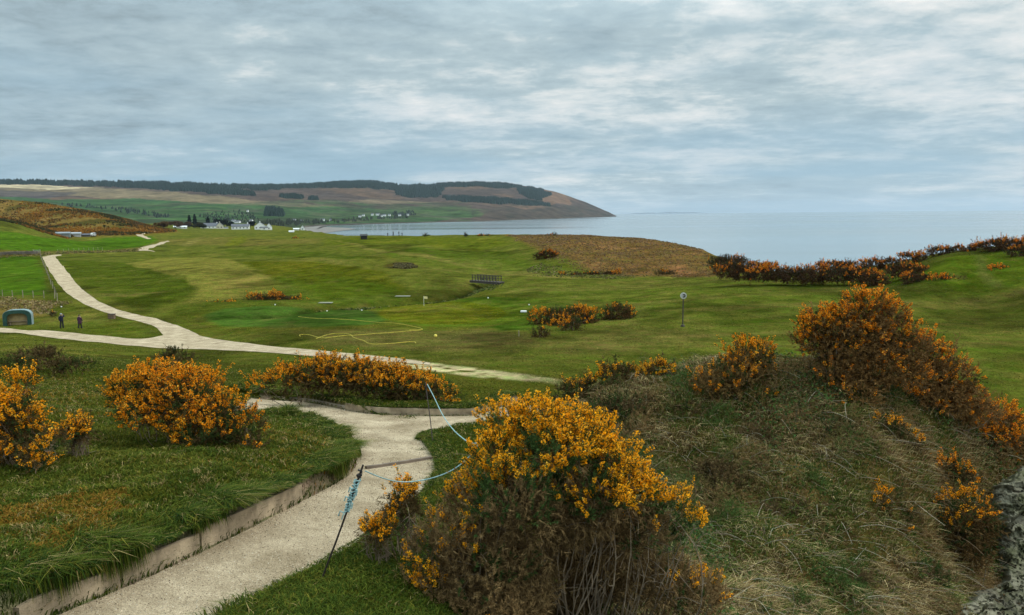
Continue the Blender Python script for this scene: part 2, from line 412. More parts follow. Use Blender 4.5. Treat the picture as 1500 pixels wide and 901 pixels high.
# putting green, tee, surrounds
paint(soft([(240,462),(400,455),(620,436),(720,425),(800,440),(760,470),(600,490),(330,490),(260,478)], 2.5), [.095,.12,.024], .8)
paint(soft([(298,462),(330,452),(440,449),(520,451),(558,458),(572,467),(540,476),(470,480),(400,482),(320,478)], .7), [.058,.122,.030], 1)
th = np.linspace(0, 2 * np.pi, 40)
paint(soft([(662 + 112 * math.cos(a), 458 + 21 * math.sin(a)) for a in th], .5, False), [.082,.135,.020], .9)
paint(soft([(648 + 94 * math.cos(a), 458.5 + 17 * math.sin(a)) for a in th], .3, False), [.098,.128,.013], .95)
paint(soft([(638 + 80 * math.cos(a), 459 + 14 * math.sin(a)) for a in th], .3, False), [.115,.140,.018], .95)
paint(soft([(640,437),(720,434),(800,440),(880,452),(800,462),(770,450),(700,440)], .8), [.040,.095,.012], .75)
paint(soft([(720,478),(770,465),(800,470),(790,482),(740,484)], .6), [.030,.080,.010], .85)
paint(soft([(430,486),(560,483),(700,482),(790,490),(800,505),(640,515),(480,505)], 1.5), [.125,.118,.055], .7)
paint(soft([(640,492),(720,486),(760,492),(740,503),(660,503)], 1.0), [.095,.095,.045], .7)
# dune of dead bracken
paint(soft([(735,344),(850,344),(1000,356),(1045,380),(1050,404),(960,404),(880,402),(830,392),(800,370),(770,356)], 2.2), BROWN, .97)
paint(soft([(735,344),(850,344),(1000,356),(1045,380),(1050,404),(960,404),(880,402),(830,392),(800,370),(770,356)], 2.2) * sstep(0, .5, m2 + m1 * .6), [.10,.085,.035], .7)
paint(soft([(860,385),(960,380),(1040,390),(1040,405),(900,403)], 2) * sstep(-.2, .5, m1), [.16,.095,.055], .6)
paint(soft([(800,368),(850,388),(870,402),(790,404),(800,385)], 1.5), [.075,.105,.02], .8)
# right-hand fairway streaks and the dry ridge
reg = soft([(770,410),(1050,404),(1350,418),(1800,430),(1800,700),(1100,600),(800,520),(760,470)], 3)
paint(reg * sstep(-.3, .5, fbm(gx / 30, gy / 4, 81, 3)), [.080,.118,.022], .8)
paint(reg * sstep(.1, .6, fbm(gx / 22, gy / 3, 91, 3)), [.140,.138,.055], .6)
paint(soft([(880,480),(1000,482),(1060,490),(950,515),(820,520),(780,505)], 2.5), [.125,.122,.052], .6)
paint(soft([(1230,405),(1350,395),(1420,372),(1500,362),(1800,360),(1800,425),(1400,428),(1300,418)], 2), [.062,.105,.012], .85)
paint(soft([(1428,372),(1440,372),(1446,400),(1470,420),(1450,420),(1432,400)], .8), [.10,.115,.05], .6)
# gorse hill behind the left field
hp = (gx / gy < -.33) & (gy > 330) & (gd < 11.0) & (gy > 380 - 0)
hz = hp * sstep(11.2, 9.6, gd) * sstep(345, 385, gy)
paint(hz, [.15,.11,.05], .95)
paint(hz * sstep(-.1, .35, fbm(gx / 26, gy / 30, 101, 4)), [.13,.075,.015], .9)
paint(hz * sstep(.15, .5, fbm(gx / 20, gy / 34, 111, 4)), [.04,.045,.014], .8)
# stream bed
paint(np.exp(-(seg_dist(gx, gy, STREAM[:, :2]) / 1.3) ** 2) * (gy > 55) * (gy < 200), [.022,.030,.010], .95)
# coast beyond the turf
u_ = gx / gy; e_ = np.interp(u_, _cu, _cy)
paint((gy > e_ * .985) * 1.0, [.10,.085,.045], .9)
# tyre marks and wear on the far turf
paint(far * sstep(.28, .6, m2) * (gy < 200), [.135,.125,.06], .35)
paint(far * sstep(.25, .6, -m1), [.05,.078,.014], .35)
wearm = soft([(480,514),(560,522),(600,526),(700,540),(820,557),(825,566),(705,553),(610,539),(510,528),(470,524)], .5)
paint(wearm * sstep(-.25, .35, fbm(gx / .9, gy / 1.1, 171, 4) + .28 - .38 * sstep(-2, 9, gx)), [.62, .60, .56], 1)
# ---- near ground
near = ~far & (gy < 60)
near = gy < 60
nmask = 1 - sstep(26, 45, gy)
ndd = path_dist(gx[near], gy[near]); pdn = np.full(len(gx), 9.); pdn[near] = ndd
left = (gx < .06 * gy) * 1.0
mo = nmask * (inside(gx, gy, np.r_[mound_poly]) | (gx < -.2 * gy))
c1 = fbm(gx / .9, gy / .9, 121, 4); c2 = fbm(gx / .28, gy / .28, 131, 4); c3 = fbm(gx / 2.5, gy / 2.5, 141, 3)
paint(nmask, [.062,.078,.016])
paint(nmask * sstep(-.2, .5, c1), [.075,.085,.017], .7)
paint(nmask * sstep(.1, .5, c2), [.10,.09,.03], .5)
bp = soft([(-200,760),(60,745),(200,740),(215,790),(120,850),(40,880),(-200,900)], .5)
paint(bp * sstep(-.4, .3, c1), [.16,.10,.02], .7)
# the overgrown spur: thatch, soil and rock
SPUR = [(800,640),(835,590),(870,574),(950,548),(1030,543),(1110,540),(1190,537),(1260,540),(1320,560),(1400,605),(1480,668),(1560,730)]
spur_top = hit([p[0] for p in SPUR], [p[1] + 3 for p in SPUR])
sp_poly = np.r_[spur_top[:, :2] * 1.06, [[22, 20], [22, 5], [3.2, 4], [.9, 7.2], [1.0, 10.5], [1.3, 14]]]
insp = inside(gx, gy, sp_poly)
spm = insp * sstep(0, .8, np.where(insp, seg_dist(gx, gy, np.r_[sp_poly, sp_poly[:1]]), 0))
paint(spm, [.11,.082,.045], .95)
paint(spm * sstep(0, .4, c1), [.20,.15,.085], .8)
paint(spm * sstep(.1, .5, c3), [.050,.078,.022], .8)
paint(((pdn < .12) & near) * 1.0, [.32,.30,.34], .9)

gcol *= np.array([.90, .77, .43])
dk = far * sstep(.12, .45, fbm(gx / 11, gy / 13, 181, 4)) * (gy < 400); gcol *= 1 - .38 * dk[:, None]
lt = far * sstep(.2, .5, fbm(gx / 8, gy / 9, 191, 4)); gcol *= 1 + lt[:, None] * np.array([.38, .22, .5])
nU, nY = len(uu), len(yy)
idx = np.arange(nU * nY).reshape(nY, nU)
gf = np.stack([idx[:-1, :-1], idx[:-1, 1:], idx[1:, 1:], idx[1:, :-1]], -1).reshape(-1, 4)
gvz = H - gd
dry = insp & near
gvz = gvz + np.where(spm > 0, spm * (.10 * fbm(gx / .5, gy / .5, 151, 3) + .28 * fbm(gx / 1.3, gy / 1.3, 157, 2)), 0)
gm, nt, b = newmat('turf'); L = nt.links.new
atn = N(nt, 'ShaderNodeAttribute'); atn.attribute_name = 'col'
tc = N(nt, 'ShaderNodeTexCoord')
def noise(sc, det=6, rough=.6, src=None, stretch=None):
    n = N(nt, 'ShaderNodeTexNoise'); n.inputs['Scale'].default_value = sc; n.inputs['Detail'].default_value = det; n.inputs['Roughness'].default_value = rough
    if stretch:
        mp = N(nt, 'ShaderNodeMapping'); mp.inputs['Scale'].default_value = stretch
        L(tc.outputs['Object'], mp.inputs['Vector']); L(mp.outputs[0], n.inputs['Vector'])
    else: L(tc.outputs['Object'], n.inputs['Vector'])
    return n
n1 = noise(.35, 8, .65); n2 = noise(3.2, 6, .7); n3 = noise(28, 4, .7)
def mrange(o, a, b_, c, d):
    m = N(nt, 'ShaderNodeMapRange'); L(o, m.inputs['Value'])
    for k, v in zip(('From Min', 'From Max', 'To Min', 'To Max'), (a, b_, c, d)): m.inputs[k].default_value = v
    return m.outputs['Result']
def mul(a, b_):
    m = N(nt, 'ShaderNodeMath', operation='MULTIPLY'); L(a, m.inputs[0]); L(b_, m.inputs[1]); return m.outputs[0]
f = mul(mul(mrange(n1.outputs['Fac'], .3, .7, .50, 1.5), mrange(n2.outputs['Fac'], .3, .7, .62, 1.38)), mrange(n3.outputs['Fac'], .3, .7, .75, 1.25))
vm = N(nt, 'ShaderNodeVectorMath', operation='SCALE'); L(atn.outputs['Color'], vm.inputs[0]); L(f, vm.inputs['Scale'])
# drift between straw and green at the metre scale
mx = N(nt, 'ShaderNodeMix', data_type='RGBA', blend_type='MULTIPLY'); mx.inputs['Factor'].default_value = 1
cr2 = N(nt, 'ShaderNodeValToRGB'); n4 = noise(1.1, 7, .7, stretch=(1, .6, 1))
cr2.color_ramp.elements[0].position = .35; cr2.color_ramp.elements[0].color = (.78, 1.02, .7, 1)
cr2.color_ramp.elements[1].position = .66; cr2.color_ramp.elements[1].color = (1.32, 1.05, 1.3, 1)
L(n4.outputs['Fac'], cr2.inputs['Fac']); L(vm.outputs['Vector'], mx.inputs['A']); L(cr2.outputs['Color'], mx.inputs['B'])
L(mx.outputs['Result'], b.inputs['Base Color'])
b.inputs['Roughness'].default_value = 1; b.inputs['Specular IOR Level'].default_value = 0
bpn = N(nt, 'ShaderNodeBump'); bpn.inputs['Strength'].default_value = .8; bpn.inputs['Distance'].default_value = .12
add = N(nt, 'ShaderNodeMath', operation='ADD'); L(n2.outputs['Fac'], add.inputs[0]); L(n3.outputs['Fac'], add.inputs[1])
L(add.outputs[0], bpn.inputs['Height']); L(bpn.outputs['Normal'], b.inputs['Normal'])
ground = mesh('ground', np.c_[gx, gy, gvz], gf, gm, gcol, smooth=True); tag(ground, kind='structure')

# ------------------------------------------------------------------ gravel paths
pm, nt, b = newmat('gravel'); L = nt.links.new
tc = N(nt, 'ShaderNodeTexCoord')
n1 = noise(.9, 8, .68); n2 = noise(11, 6, .85); n3 = noise(55, 3, .85)
crp = N(nt, 'ShaderNodeValToRGB'); crp.color_ramp.elements[0].color = (.27, .205, .125, 1); crp.color_ramp.elements[1].color = (.55, .44, .295, 1)
crp.color_ramp.elements[0].position = .25; crp.color_ramp.elements[1].position = .75
sm = mul(mrange(n1.outputs['Fac'], .3, .7, .2, .8), mrange(n2.outputs['Fac'], .25, .75, .6, 1.4))
L(sm, crp.inputs['Fac'])
vm = N(nt, 'ShaderNodeVectorMath', operation='SCALE'); L(crp.outputs['Color'], vm.inputs[0]); L(mrange(n3.outputs['Fac'], .3, .7, .5, 1.38), vm.inputs['Scale'])
L(vm.outputs['Vector'], b.inputs['Base Color']); b.inputs['Roughness'].default_value = 1; b.inputs['Specular IOR Level'].default_value = 0
bpn = N(nt, 'ShaderNodeBump'); bpn.inputs['Strength'].default_value = .9; bpn.inputs['Distance'].default_value = .02
add = N(nt, 'ShaderNodeMath', operation='ADD'); L(n2.outputs['Fac'], add.inputs[0]); L(n3.outputs['Fac'], add.inputs[1])
L(add.outputs[0], bpn.inputs['Height']); L(bpn.outputs['Normal'], b.inputs['Normal'])

far_polys = []
def strip(A, B, step, across, lift, name, wear=0.0):
    def resamp(P, n):
        s = np.r_[0, np.cumsum(np.hypot(*np.diff(P[:, :2], axis=0).T))]; q = np.linspace(0, s[-1], n)
        return np.c_[np.interp(q, s, P[:, 0]), np.interp(q, s, P[:, 1])]
    far_polys.append(np.r_[A[:, :2], B[::-1, :2]])
    n = int(max(len(A), np.hypot(*np.diff(A[:, :2], axis=0).T).sum() / step))
    # keep pairs of edge points facing one another: both curves share their parameter
    ta = np.linspace(0, 1, len(A)); tb = np.linspace(0, 1, len(B)); q = np.linspace(0, 1, n)
    a = np.c_[np.interp(q, ta, A[:, 0]), np.interp(q, ta, A[:, 1])]; c = np.c_[np.interp(q, tb, B[:, 0]), np.interp(q, tb, B[:, 1])]
    w = np.linspace(0, 1, across)
    X = a[:, None] * (1 - w)[None, :, None] + c[:, None] * w[None, :, None]
    d = (c - a); 
    jit = fbm(X[:, :, 0] / .4, X[:, :, 1] / .4, 161, 3) * np.minimum(.05, .02 * np.linalg.norm(d, axis=1))[:, None]
    e = np.zeros(across); e[0] = -1; e[-1] = 1
    X = X + (jit * np.abs(e))[:, :, None] * (d / (np.linalg.norm(d, axis=1)[:, None] + 1e-9))[:, None]
    x, y = X[..., 0].ravel(), X[..., 1].ravel()
    z = H - (base_drop(x, y) if y.max() < 30 else ground_drop(x, y)) + lift
    i = np.arange(n * across).reshape(n, across)
    f = np.stack([i[:-1, :-1], i[1:, :-1], i[1:, 1:], i[:-1, 1:]], -1).reshape(-1, 4)
    o = mesh(name, np.c_[x, y, z], f, pm, smooth=True); tag(o, kind='structure'); return o
strip(pl, pr, .12, 26, .016, 'path')
strip(bt, bb, .12, 16, .020, 'path')
def pair(l): 
    a = smooth(hxy([(p[0], p[1]) for p in l]), 2); return a
FT = [(-250,472),(-60,478),(0,480),(60,484),(120,488),(180,495),(235,494.5),(250,487),(232,480),(262,479),(300,490),(350,501),(430,511),(500,515),(600,525),(700,541),(820,559)]
FB = [(-250,478),(-60,484),(0,486),(60,493),(120,500),(180,505),(235,509),(300,512),(330,514),(360,516),(400,518),(430,520),(470,522),(530,526),(620,536),(710,552),(820,566)]
T1 = [(-250,470),(-60,477),(0,480),(60,484),(120,489),(180,496),(215,497),(240,491),(262,488),(300,493),(350,502),(430,511),(500,517),(560,523),(600,527.5),(630,532)]
B1 = [(-250,476),(-60,483),(0,486),(60,493),(120,500),(180,506),(225,510),(260,511),(300,512),(340,514),(380,516),(440,521),(500,525.5),(560,530),(600,533),(630,535)]
strip(pair(T1), pair(B1), .5, 10, .03, 'path')
T2 = [(62,376),(70,392),(84,415),(100,432),(120,444),(140,453),(170,463),(200,470),(222,476),(228,482),(205,492)]
B2 = [(80,374),(90,388),(104,405),(118,423),(137,437),(160,449),(185,458),(210,463),(240,470),(285,486),(300,500)]
T2[-2:] = [(232,482),(240,492)]
strip(pair(T2), pair(B2), .6, 10, .026, 'path')
strip(pair([(62,376.5),(72,374),(90,373.2)]), pair([(80,377),(82,375.4),(90,374.6)]), 1, 5, .06, 'path')
T3 = [(202,367.5),(203,363),(218,360),(232,356),(246,352.6)]; B3 = [(228,369.5),(214,366),(226,362),(240,357),(249,354)]
strip(pair(T3), pair(B3), 1, 6, .07, 'path')
T4 = [(199,344),(206,347),(216,350.5)]; B4 = [(205,343),(212,346),(222,350)]
strip(pair(T4), pair(B4), 1, 5, .1, 'path')
strip(pair([(199,344),(215,340.2),(232,337.8)]), pair([(205,344.6),(217,341.2),(234,338.6)]), 1, 5, .12, 'path')
# ------------------------------------------------------------------ sea, hills, sky, air
sm_, nt, b = newmat('sea_water'); L = nt.links.new
tc = N(nt, 'ShaderNodeTexCoord')
b.inputs['Base Color'].default_value = (.165, .215, .235, 1); b.inputs['Roughness'].default_value = .22; b.inputs['IOR'].default_value = 1.33
n1 = noise(.06, 5, .6, stretch=(.35, 1, 1)); n2 = noise(.0016, 5, .55, stretch=(.25, 1, 1)); n3 = noise(.6, 3, .6)
L(mrange(n2.outputs['Fac'], .35, .65, .06, .22), b.inputs['Roughness'])
bpn = N(nt, 'ShaderNodeBump'); bpn.inputs['Strength'].default_value = .05; bpn.inputs['Distance'].default_value = .4
add = N(nt, 'ShaderNodeMath', operation='MULTIPLY_ADD'); L(n3.outputs['Fac'], add.inputs[0]); add.inputs[1].default_value = .12; L(n1.outputs['Fac'], add.inputs[2])
L(add.outputs[0], bpn.inputs['Height']); L(bpn.outputs['Normal'], b.inputs['Normal'])
SEA_R = 20000
a = np.linspace(0, 2 * np.pi, 257)[:-1]; rr = np.array([60, 300, 900, 2500, 6000, 12000, SEA_R])
sv = np.concatenate([np.c_[r * np.cos(a), r * np.sin(a), 0 * a] for r in rr])
k = np.arange(256); sf = np.concatenate([np.stack([i * 256 + k, i * 256 + (k + 1) % 256, (i + 1) * 256 + (k + 1) % 256, (i + 1) * 256 + k], -1)[:, ::-1] for i in range(len(rr) - 1)])
sea = mesh('sea', sv, sf, sm_); tag(sea, kind='structure')

# hills across the bay
hx = np.array([-200, -100, 0, 100, 200, 300, 400, 470, 520, 560, 620, 700, 760, 800, 850, 880, 895, 903])
yfoot = np.array([338, 338, 338, 338, 338, 338, 335.5, 331, 329.3, 328, 326.4, 324.4, 322.4, 321.0, 319.2, 318.3, 317.8, 317.4])
cx_n = None
hc = np.array([-200, -100, 0, 60, 120, 180, 230, 280, 330, 380, 420, 460, 500, 540, 580, 610, 650, 690, 730, 765, 790, 815, 840, 860, 875, 888, 898, 903])
ycr = np.array([262, 263, 264.5, 266, 267, 268, 268.5, 269, 271.5, 273, 272.5, 270.5, 267.5, 266.5, 271, 272, 269.5, 267.5, 269, 272, 275.5, 281.5, 290, 297, 303.5, 309, 314, 316.6])
yhor = 313.6 - .0094 * (hx - 750)
Yf = np.where(hx >= 470, np.minimum(H * F / (yfoot - yhor), 5600), 0)
Yf[hx < 470] = np.interp(hx[hx < 470], [-200, 300, 400, 470], [880, 880, 1150, Yf[hx == 470][0]])
Yc = np.interp(hx, [-200, 300, 400, 540, 700, 800, 860, 903], [4000, 4000, 4200, 4700, 5100, 5500, 5800, 5750])
ncx, nr = 560, 130
cx = np.linspace(-200, 903, ncx); t = np.linspace(0, 1, nr)
cyf = np.interp(cx, hx, yfoot); cyc = np.interp(cx, hc, ycr)
cyc = cyc + .9 * fbm(cx / 14, cx * 0, 205, 3) * sstep(740, 800, cx) * sstep(905, 880, cx); ker = np.hanning(5); ker /= ker.sum(); cyc = np.convolve(np.pad(cyc, 2, mode='edge'), ker, 'valid')
HPX = np.broadcast_to(cx, (nr, ncx)); HT = np.broadcast_to(t[:, None], (nr, ncx))
bulge = .16 * np.sin(np.pi * HT) * sstep(640, 850, HPX)
HPY = cyf + (cyc - cyf) * np.clip(HT + bulge * HT * (1 - HT) * 3, 0, 1)
HY = np.interp(cx, hx, Yf) + (np.interp(cx, hx, Yc) - np.interp(cx, hx, Yf)) * HT
HPt = at(HPX, HPY, HY)
hn = fbm(HPt[..., 0] / 420, HPt[..., 1] / 420, 201, 5) * 16 + fbm(HPt[..., 0] / 90, HPt[..., 1] / 140, 211, 4) * 5
HPt[..., 2] += hn * np.sin(np.pi * np.clip(HT * 1.02, 0, 1)) ** .8
HPt[..., 2] = np.maximum(HPt[..., 2], .25)
HPt[0, :, 2] = np.where(cx >= 465, -2, HPt[0, :, 2] - 3)
back = HPt[-1].copy()[None] + np.array([[0, 400, -60], [0, 1200, -400]])[:, None] * np.array([1, 1, 1])
HPt2 = np.concatenate([HPt, back]); nr2 = nr + 2
hcol = np.tile(np.array([.082, .057, .043]), (nr2 * ncx, 1)).reshape(nr2, ncx, 3)
HX2 = np.concatenate([HPX, HPX[-2:]]); HY2 = np.concatenate([HPY, HPY[-2:] - .5])
w_ = fbm(HPt2[..., 0] / 300, HPt2[..., 1] / 500, 221, 4)
HXw = HX2 + w_ * 12; HYw = HY2 + fbm(HPt2[..., 0] / 260, HPt2[..., 1] / 400, 231, 4) * 2.6
def hp_(poly, c, amt=1., wob=True):
    m = inside(HXw if wob else HX2, HYw if wob else HY2, np.array(poly, float)) * amt
    hcol[:] = hcol * (1 - m[..., None]) + np.array(c) * m[..., None]
hm1 = fbm(HPt2[..., 0] / 180, HPt2[..., 1] / 260, 241, 5)
hcol[:] = hcol * (1 + .35 * hm1[..., None]); 
m = sstep(.05, .4, fbm(HPt2[..., 0] / 240, HPt2[..., 1] / 300, 251, 5))[..., None]; hcol[:] = hcol * (1 - m) + np.array([.12, .075, .046]) * m
hp_([(-300,271),(60,272),(150,275),(250,282),(340,290),(430,297),(500,303),(380,302),(300,297),(200,291),(100,286),(-300,284)], [.21,.16,.085], .8)
hp_([(-300,270),(0,270.5),(160,274),(70,277),(-300,275)], [.46,.37,.22], .9)
hp_([(-300,280),(60,280),(120,283),(60,291),(-300,290)], [.075,.062,.058], .8)
hp_([(-300,288),(0,287),(80,292),(200,290),(300,297),(420,301),(520,303),(600,306),(700,311),(690,320),(560,328),(440,336),(-300,345)], [.040,.088,.026], .95)
hp_([(560,303),(640,305),(720,308),(700,319),(600,316)], [.060,.090,.030], .8)
for s, c in ((0, [.075, .082, .04]), (1, [.03, .055, .022]), (2, [.055, .105, .028]), (3, [.09, .085, .05])):
    mm = sstep(.05 + .05 * s, .3, fbm(HPt2[..., 0] / 130, HPt2[..., 1] / 60, 261 + 7 * s, 3)) * ((HY2 > 296) & (HX2 < 690)) * .6
    hcol[:] = hcol * (1 - mm[..., None]) + np.array(c) * mm[..., None]
hp_([(200,318),(470,318),(470,330),(400,334),(200,335)], [.04,.05,.025], .8)
hp_([(505,297),(540,294),(640,299),(560,301)], [.19,.14,.085], .8)
hp_([(700,309),(760,303),(860,303),(905,316),(820,321),(720,322)], [.075,.058,.042], .85)
hp_([(740,303),(790,299),(800,305),(770,309)], [.20,.12,.075], .6)
hp_([(790,276),(830,284),(830,300),(790,295),(775,285)], [.20,.115,.065], .7)
m = sstep(0, .35, fbm(HPt2[..., 0] / 60, HPt2[..., 2] / 12, 281, 4)) * (HX2 > 690) * (HY2 > 298); m = m[..., None] * .7
hcol[:] = hcol * (1 - m) + np.array([.045, .042, .028]) * m
sh = (HPt2[..., 2] < 3.0) & (HX2 > 440); hcol[sh] = [.085, .075, .06]
hm_, nt, b = newmat('hillside'); L = nt.links.new
atn = N(nt, 'ShaderNodeAttribute'); atn.attribute_name = 'col'; tc = N(nt, 'ShaderNodeTexCoord')
n1 = noise(.03, 8, .7); n2 = noise(.008, 6, .6)
vm = N(nt, 'ShaderNodeVectorMath', operation='SCALE'); L(atn.outputs['Color'], vm.inputs[0]); L(mul(mrange(n1.outputs['Fac'], .3, .7, .45, 1.55), mrange(n2.outputs['Fac'], .3, .7, .6, 1.4)), vm.inputs['Scale'])
L(vm.outputs['Vector'], b.inputs['Base Color']); b.inputs['Roughness'].default_value = 1; b.inputs['Specular IOR Level'].default_value = .0
i = np.arange(nr2 * ncx).reshape(nr2, ncx)
hf = np.stack([i[:-1, :-1], i[:-1, 1:], i[1:, 1:], i[1:, :-1]], -1).reshape(-1, 4)
hcol *= .78
hills = mesh('hills', HPt2.reshape(-1, 3), hf, hm_, hcol.reshape(-1, 3), smooth=True); tag(hills, kind='structure')
def hillpt(px, py):
    """spot on the far hillside by bearing (px) and height up the slope (py)"""
    px = np.atleast_1d(px).astype(float); py = np.atleast_1d(py).astype(float)
    fx = np.clip((px - cx[0]) / (cx[1] - cx[0]), 0, ncx - 1.001); c0 = fx.astype(int); out = np.empty((len(px), 3))
    for k in range(len(px)):
        colpy = HPY[:, c0[k]]; r = np.interp(-py[k], -colpy, np.arange(nr)); r0 = min(int(r), nr - 2); f_ = r - r0; g = fx[k] - c0[k]
        A = HPt[r0, c0[k]] * (1 - f_) + HPt[r0 + 1, c0[k]] * f_; B = HPt[r0, c0[k] + 1] * (1 - f_) + HPt[r0 + 1, c0[k] + 1] * f_
        out[k] = A * (1 - g) + B * g
    return out
# conifer plantations: one mass each, thousands of small cones
cm = vcol('conifer', .9, .05)
def plantation(poly, n, h=15, seed=0, colr=(.016, .030, .020), name='conifer_plantation'):
    r = np.random.default_rng(seed + 900); P = np.array(poly, float); lo, hi = P.min(0), P.max(0)
    q = lo + (hi - lo) * r.random((n * 4, 2)); q = q[inside(q[:, 0] + 5 * fbm(q[:, 0] / 9, q[:, 1] / 3, seed, 3), q[:, 1] + 1.8 * fbm(q[:, 0] / 7, q[:, 1] / 4, seed + 5, 3), P)][:n]
    b0 = hillpt(q[:, 0], q[:, 1]); m = len(b0)
    hh = h * (.7 + .6 * r.random(m)); rad = hh * (.33 + .12 * r.random(m)); th0 = r.random(m) * 6.28
    v = np.empty((m, 6, 3)); 
    for k in range(5):
        v[:, k, 0] = b0[:, 0] + rad * np.cos(th0 + k * 1.2566); v[:, k, 1] = b0[:, 1] + rad * np.sin(th0 + k * 1.2566); v[:, k, 2] = b0[:, 2] - 1
    v[:, 5] = b0; v[:, 5, 2] += hh
    f_ = np.array([[k, (k + 1) % 5, 5] for k in range(5)])[None] + (np.arange(m) * 6)[:, None, None]
    c = np.array(colr) * (.7 + .6 * r.random((m, 1, 1))); c = np.broadcast_to(c, (m, 6, 3)).reshape(-1, 3)
    o = mesh(name, v.reshape(-1, 3), f_.reshape(-1, 3), cm, c); return tag(o, kind='stuff')
PL = [([(-200,262),(0,265),(120,267.5),(240,268.5),(330,272),(372,284),(376,289.5),(330,287),(250,279),(160,273),(0,270),(-200,268)], 6500),
 ([(330,272),(430,272),(470,269.5),(520,266.5),(545,266.5),(582,271.5),(580,278),(520,276),(440,276),(380,279)], 4200),
 ([(578,273),(640,271),(650,276),(648,284),(630,288),(596,289),(580,285)], 2200),
 ([(640,270.5),(690,267.8),(735,269),(765,273),(740,276),(690,273.5),(640,275)], 2000),
 ([(757,275),(785,275.5),(808,284),(792,292),(775,289),(760,283)], 1300),
 ([(648,288),(700,289),(780,295),(806,299),(806,302),(760,300.5),(690,298),(655,293)], 2400),
 ([(410,290.5),(430,287.5),(445,291),(442,295),(415,294.5)], 350), ([(452,293),(465,292.5),(466,297),(453,296.5)], 160),
 ([(388,305),(402,305),(418,311),(412,316.5),(390,315)], 420)]
for j, (p_, n_) in enumerate(PL):
    o = plantation(p_, n_, seed=j)
# beach of the bay
bm_ = plain('wet_sand', (.15, .12, .09), .5, .3, .02)
BE = [(400,333.5),(440,331.5),(480,330.6),(470,332),(505,333.8),(522,335.4),(500,338),(474,341.5),(455,346),(420,350),(380,350)]
bp_ = np.array([drop(x, y, H - .35) for x, y in BE]); nb = len(BE)
cen = bp_.mean(0)
beach = mesh('beach', np.r_[bp_, [cen]], np.array([[k, (k + 1) % nb, nb] for k in range(nb)])[:, ::-1], bm_); tag(beach, kind='structure')
sh = [(440,335.6),(500,334.2),(520,335.2),(500,336.2),(470,336.8)]
# far coast on the horizon
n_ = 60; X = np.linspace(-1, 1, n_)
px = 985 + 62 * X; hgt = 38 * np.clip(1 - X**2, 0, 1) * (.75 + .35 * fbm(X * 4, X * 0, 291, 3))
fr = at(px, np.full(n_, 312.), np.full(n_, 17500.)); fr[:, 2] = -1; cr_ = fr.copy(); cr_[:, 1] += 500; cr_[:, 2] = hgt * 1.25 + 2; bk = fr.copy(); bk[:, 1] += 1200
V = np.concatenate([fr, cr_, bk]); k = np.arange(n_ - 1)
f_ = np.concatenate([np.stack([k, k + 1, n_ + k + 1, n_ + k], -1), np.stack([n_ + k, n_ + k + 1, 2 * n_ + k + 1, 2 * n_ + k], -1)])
o = mesh('distant_hills', V, f_, hm_, np.tile([.16, .19, .22], (len(V), 1)), smooth=True); tag(o, kind='structure')  # distance haze is put into the colour: paler and bluer than the near hills

# ---- sky
W = bpy.data.worlds.new('World'); SC.world = W; W.use_nodes = True
nt = W.node_tree; L = nt.links.new; bg = nt.nodes['Background']
SUN_EL, SUN_AZ = math.radians(48), math.radians(78)      # azimuth clockwise from +Y
sky = N(nt, 'ShaderNodeTexSky', sky_type='NISHITA'); sky.sun_disc = False; sky.sun_elevation = SUN_EL; sky.sun_rotation = SUN_AZ
tc = N(nt, 'ShaderNodeTexCoord'); sx = N(nt, 'ShaderNodeSeparateXYZ'); L(tc.outputs['Generated'], sx.inputs[0])
def M(op, a, b_=None, c=None, clamp=False):
    n = N(nt, 'ShaderNodeMath', operation=op); n.use_clamp = clamp
    for i_, v in enumerate((a, b_, c)):
        if v is None: continue
        if isinstance(v, (int, float)): n.inputs[i_].default_value = v
        else: L(v, n.inputs[i_])
    return n.outputs[0]
zz = M('MAXIMUM', sx.outputs['Z'], 0.0); den = M('ADD', zz, .12)
cxx = M('DIVIDE', sx.outputs['X'], den); cyy = M('DIVIDE', sx.outputs['Y'], den)
cb = N(nt, 'ShaderNodeCombineXYZ'); L(cxx, cb.inputs[0]); L(cyy, cb.inputs[1])
def cn(scale, det, rough, dist, off, st=(1, 1, 1)):
    mp = N(nt, 'ShaderNodeMapping'); mp.inputs['Scale'].default_value = st; mp.inputs['Location'].default_value = off; L(cb.outputs[0], mp.inputs['Vector'])
    n = N(nt, 'ShaderNodeTexNoise'); n.inputs['Scale'].default_value = scale; n.inputs['Detail'].default_value = det; n.inputs['Roughness'].default_value = rough; n.inputs['Distortion'].default_value = dist
    L(mp.outputs[0], n.inputs['Vector']); return n.outputs['Fac']
big = cn(.45, 4, .5, .1, (3.1, 1.7, 0), (1, .9, 1)); mid = cn(1.75, 10, .6, .12, (7, 2, 0), (.85, 1, 1)); fine = cn(6.5, 9, .66, .15, (1, 5, 0), (.9, 1, 1))
cl = M('ADD', M('ADD', M('MULTIPLY', big, .45), M('MULTIPLY', mid, .54)), M('MULTIPLY', fine, .29))     # mean about .60
rightness = M('MULTIPLY', sx.outputs['X'], .11)
cl = M('ADD', cl, rightness)
rp = N(nt, 'ShaderNodeValToRGB'); L(cl, rp.inputs['Fac'])
e = rp.color_ramp.elements; e[0].position = .42; e[0].color = (.215, .275, .305, 1); e[1].position = .80; e[1].color = (.82, .82, .80, 1)
x_ = e.new(.55); x_.color = (.335, .435, .485, 1); x_ = e.new(.64); x_.color = (.425, .53, .57, 1); x_ = e.new(.71); x_.color = (.62, .68, .69, 1)
skc = N(nt, 'ShaderNodeVectorMath', operation='SCALE'); L(sky.outputs[0], skc.inputs[0]); skc.inputs['Scale'].default_value = .075
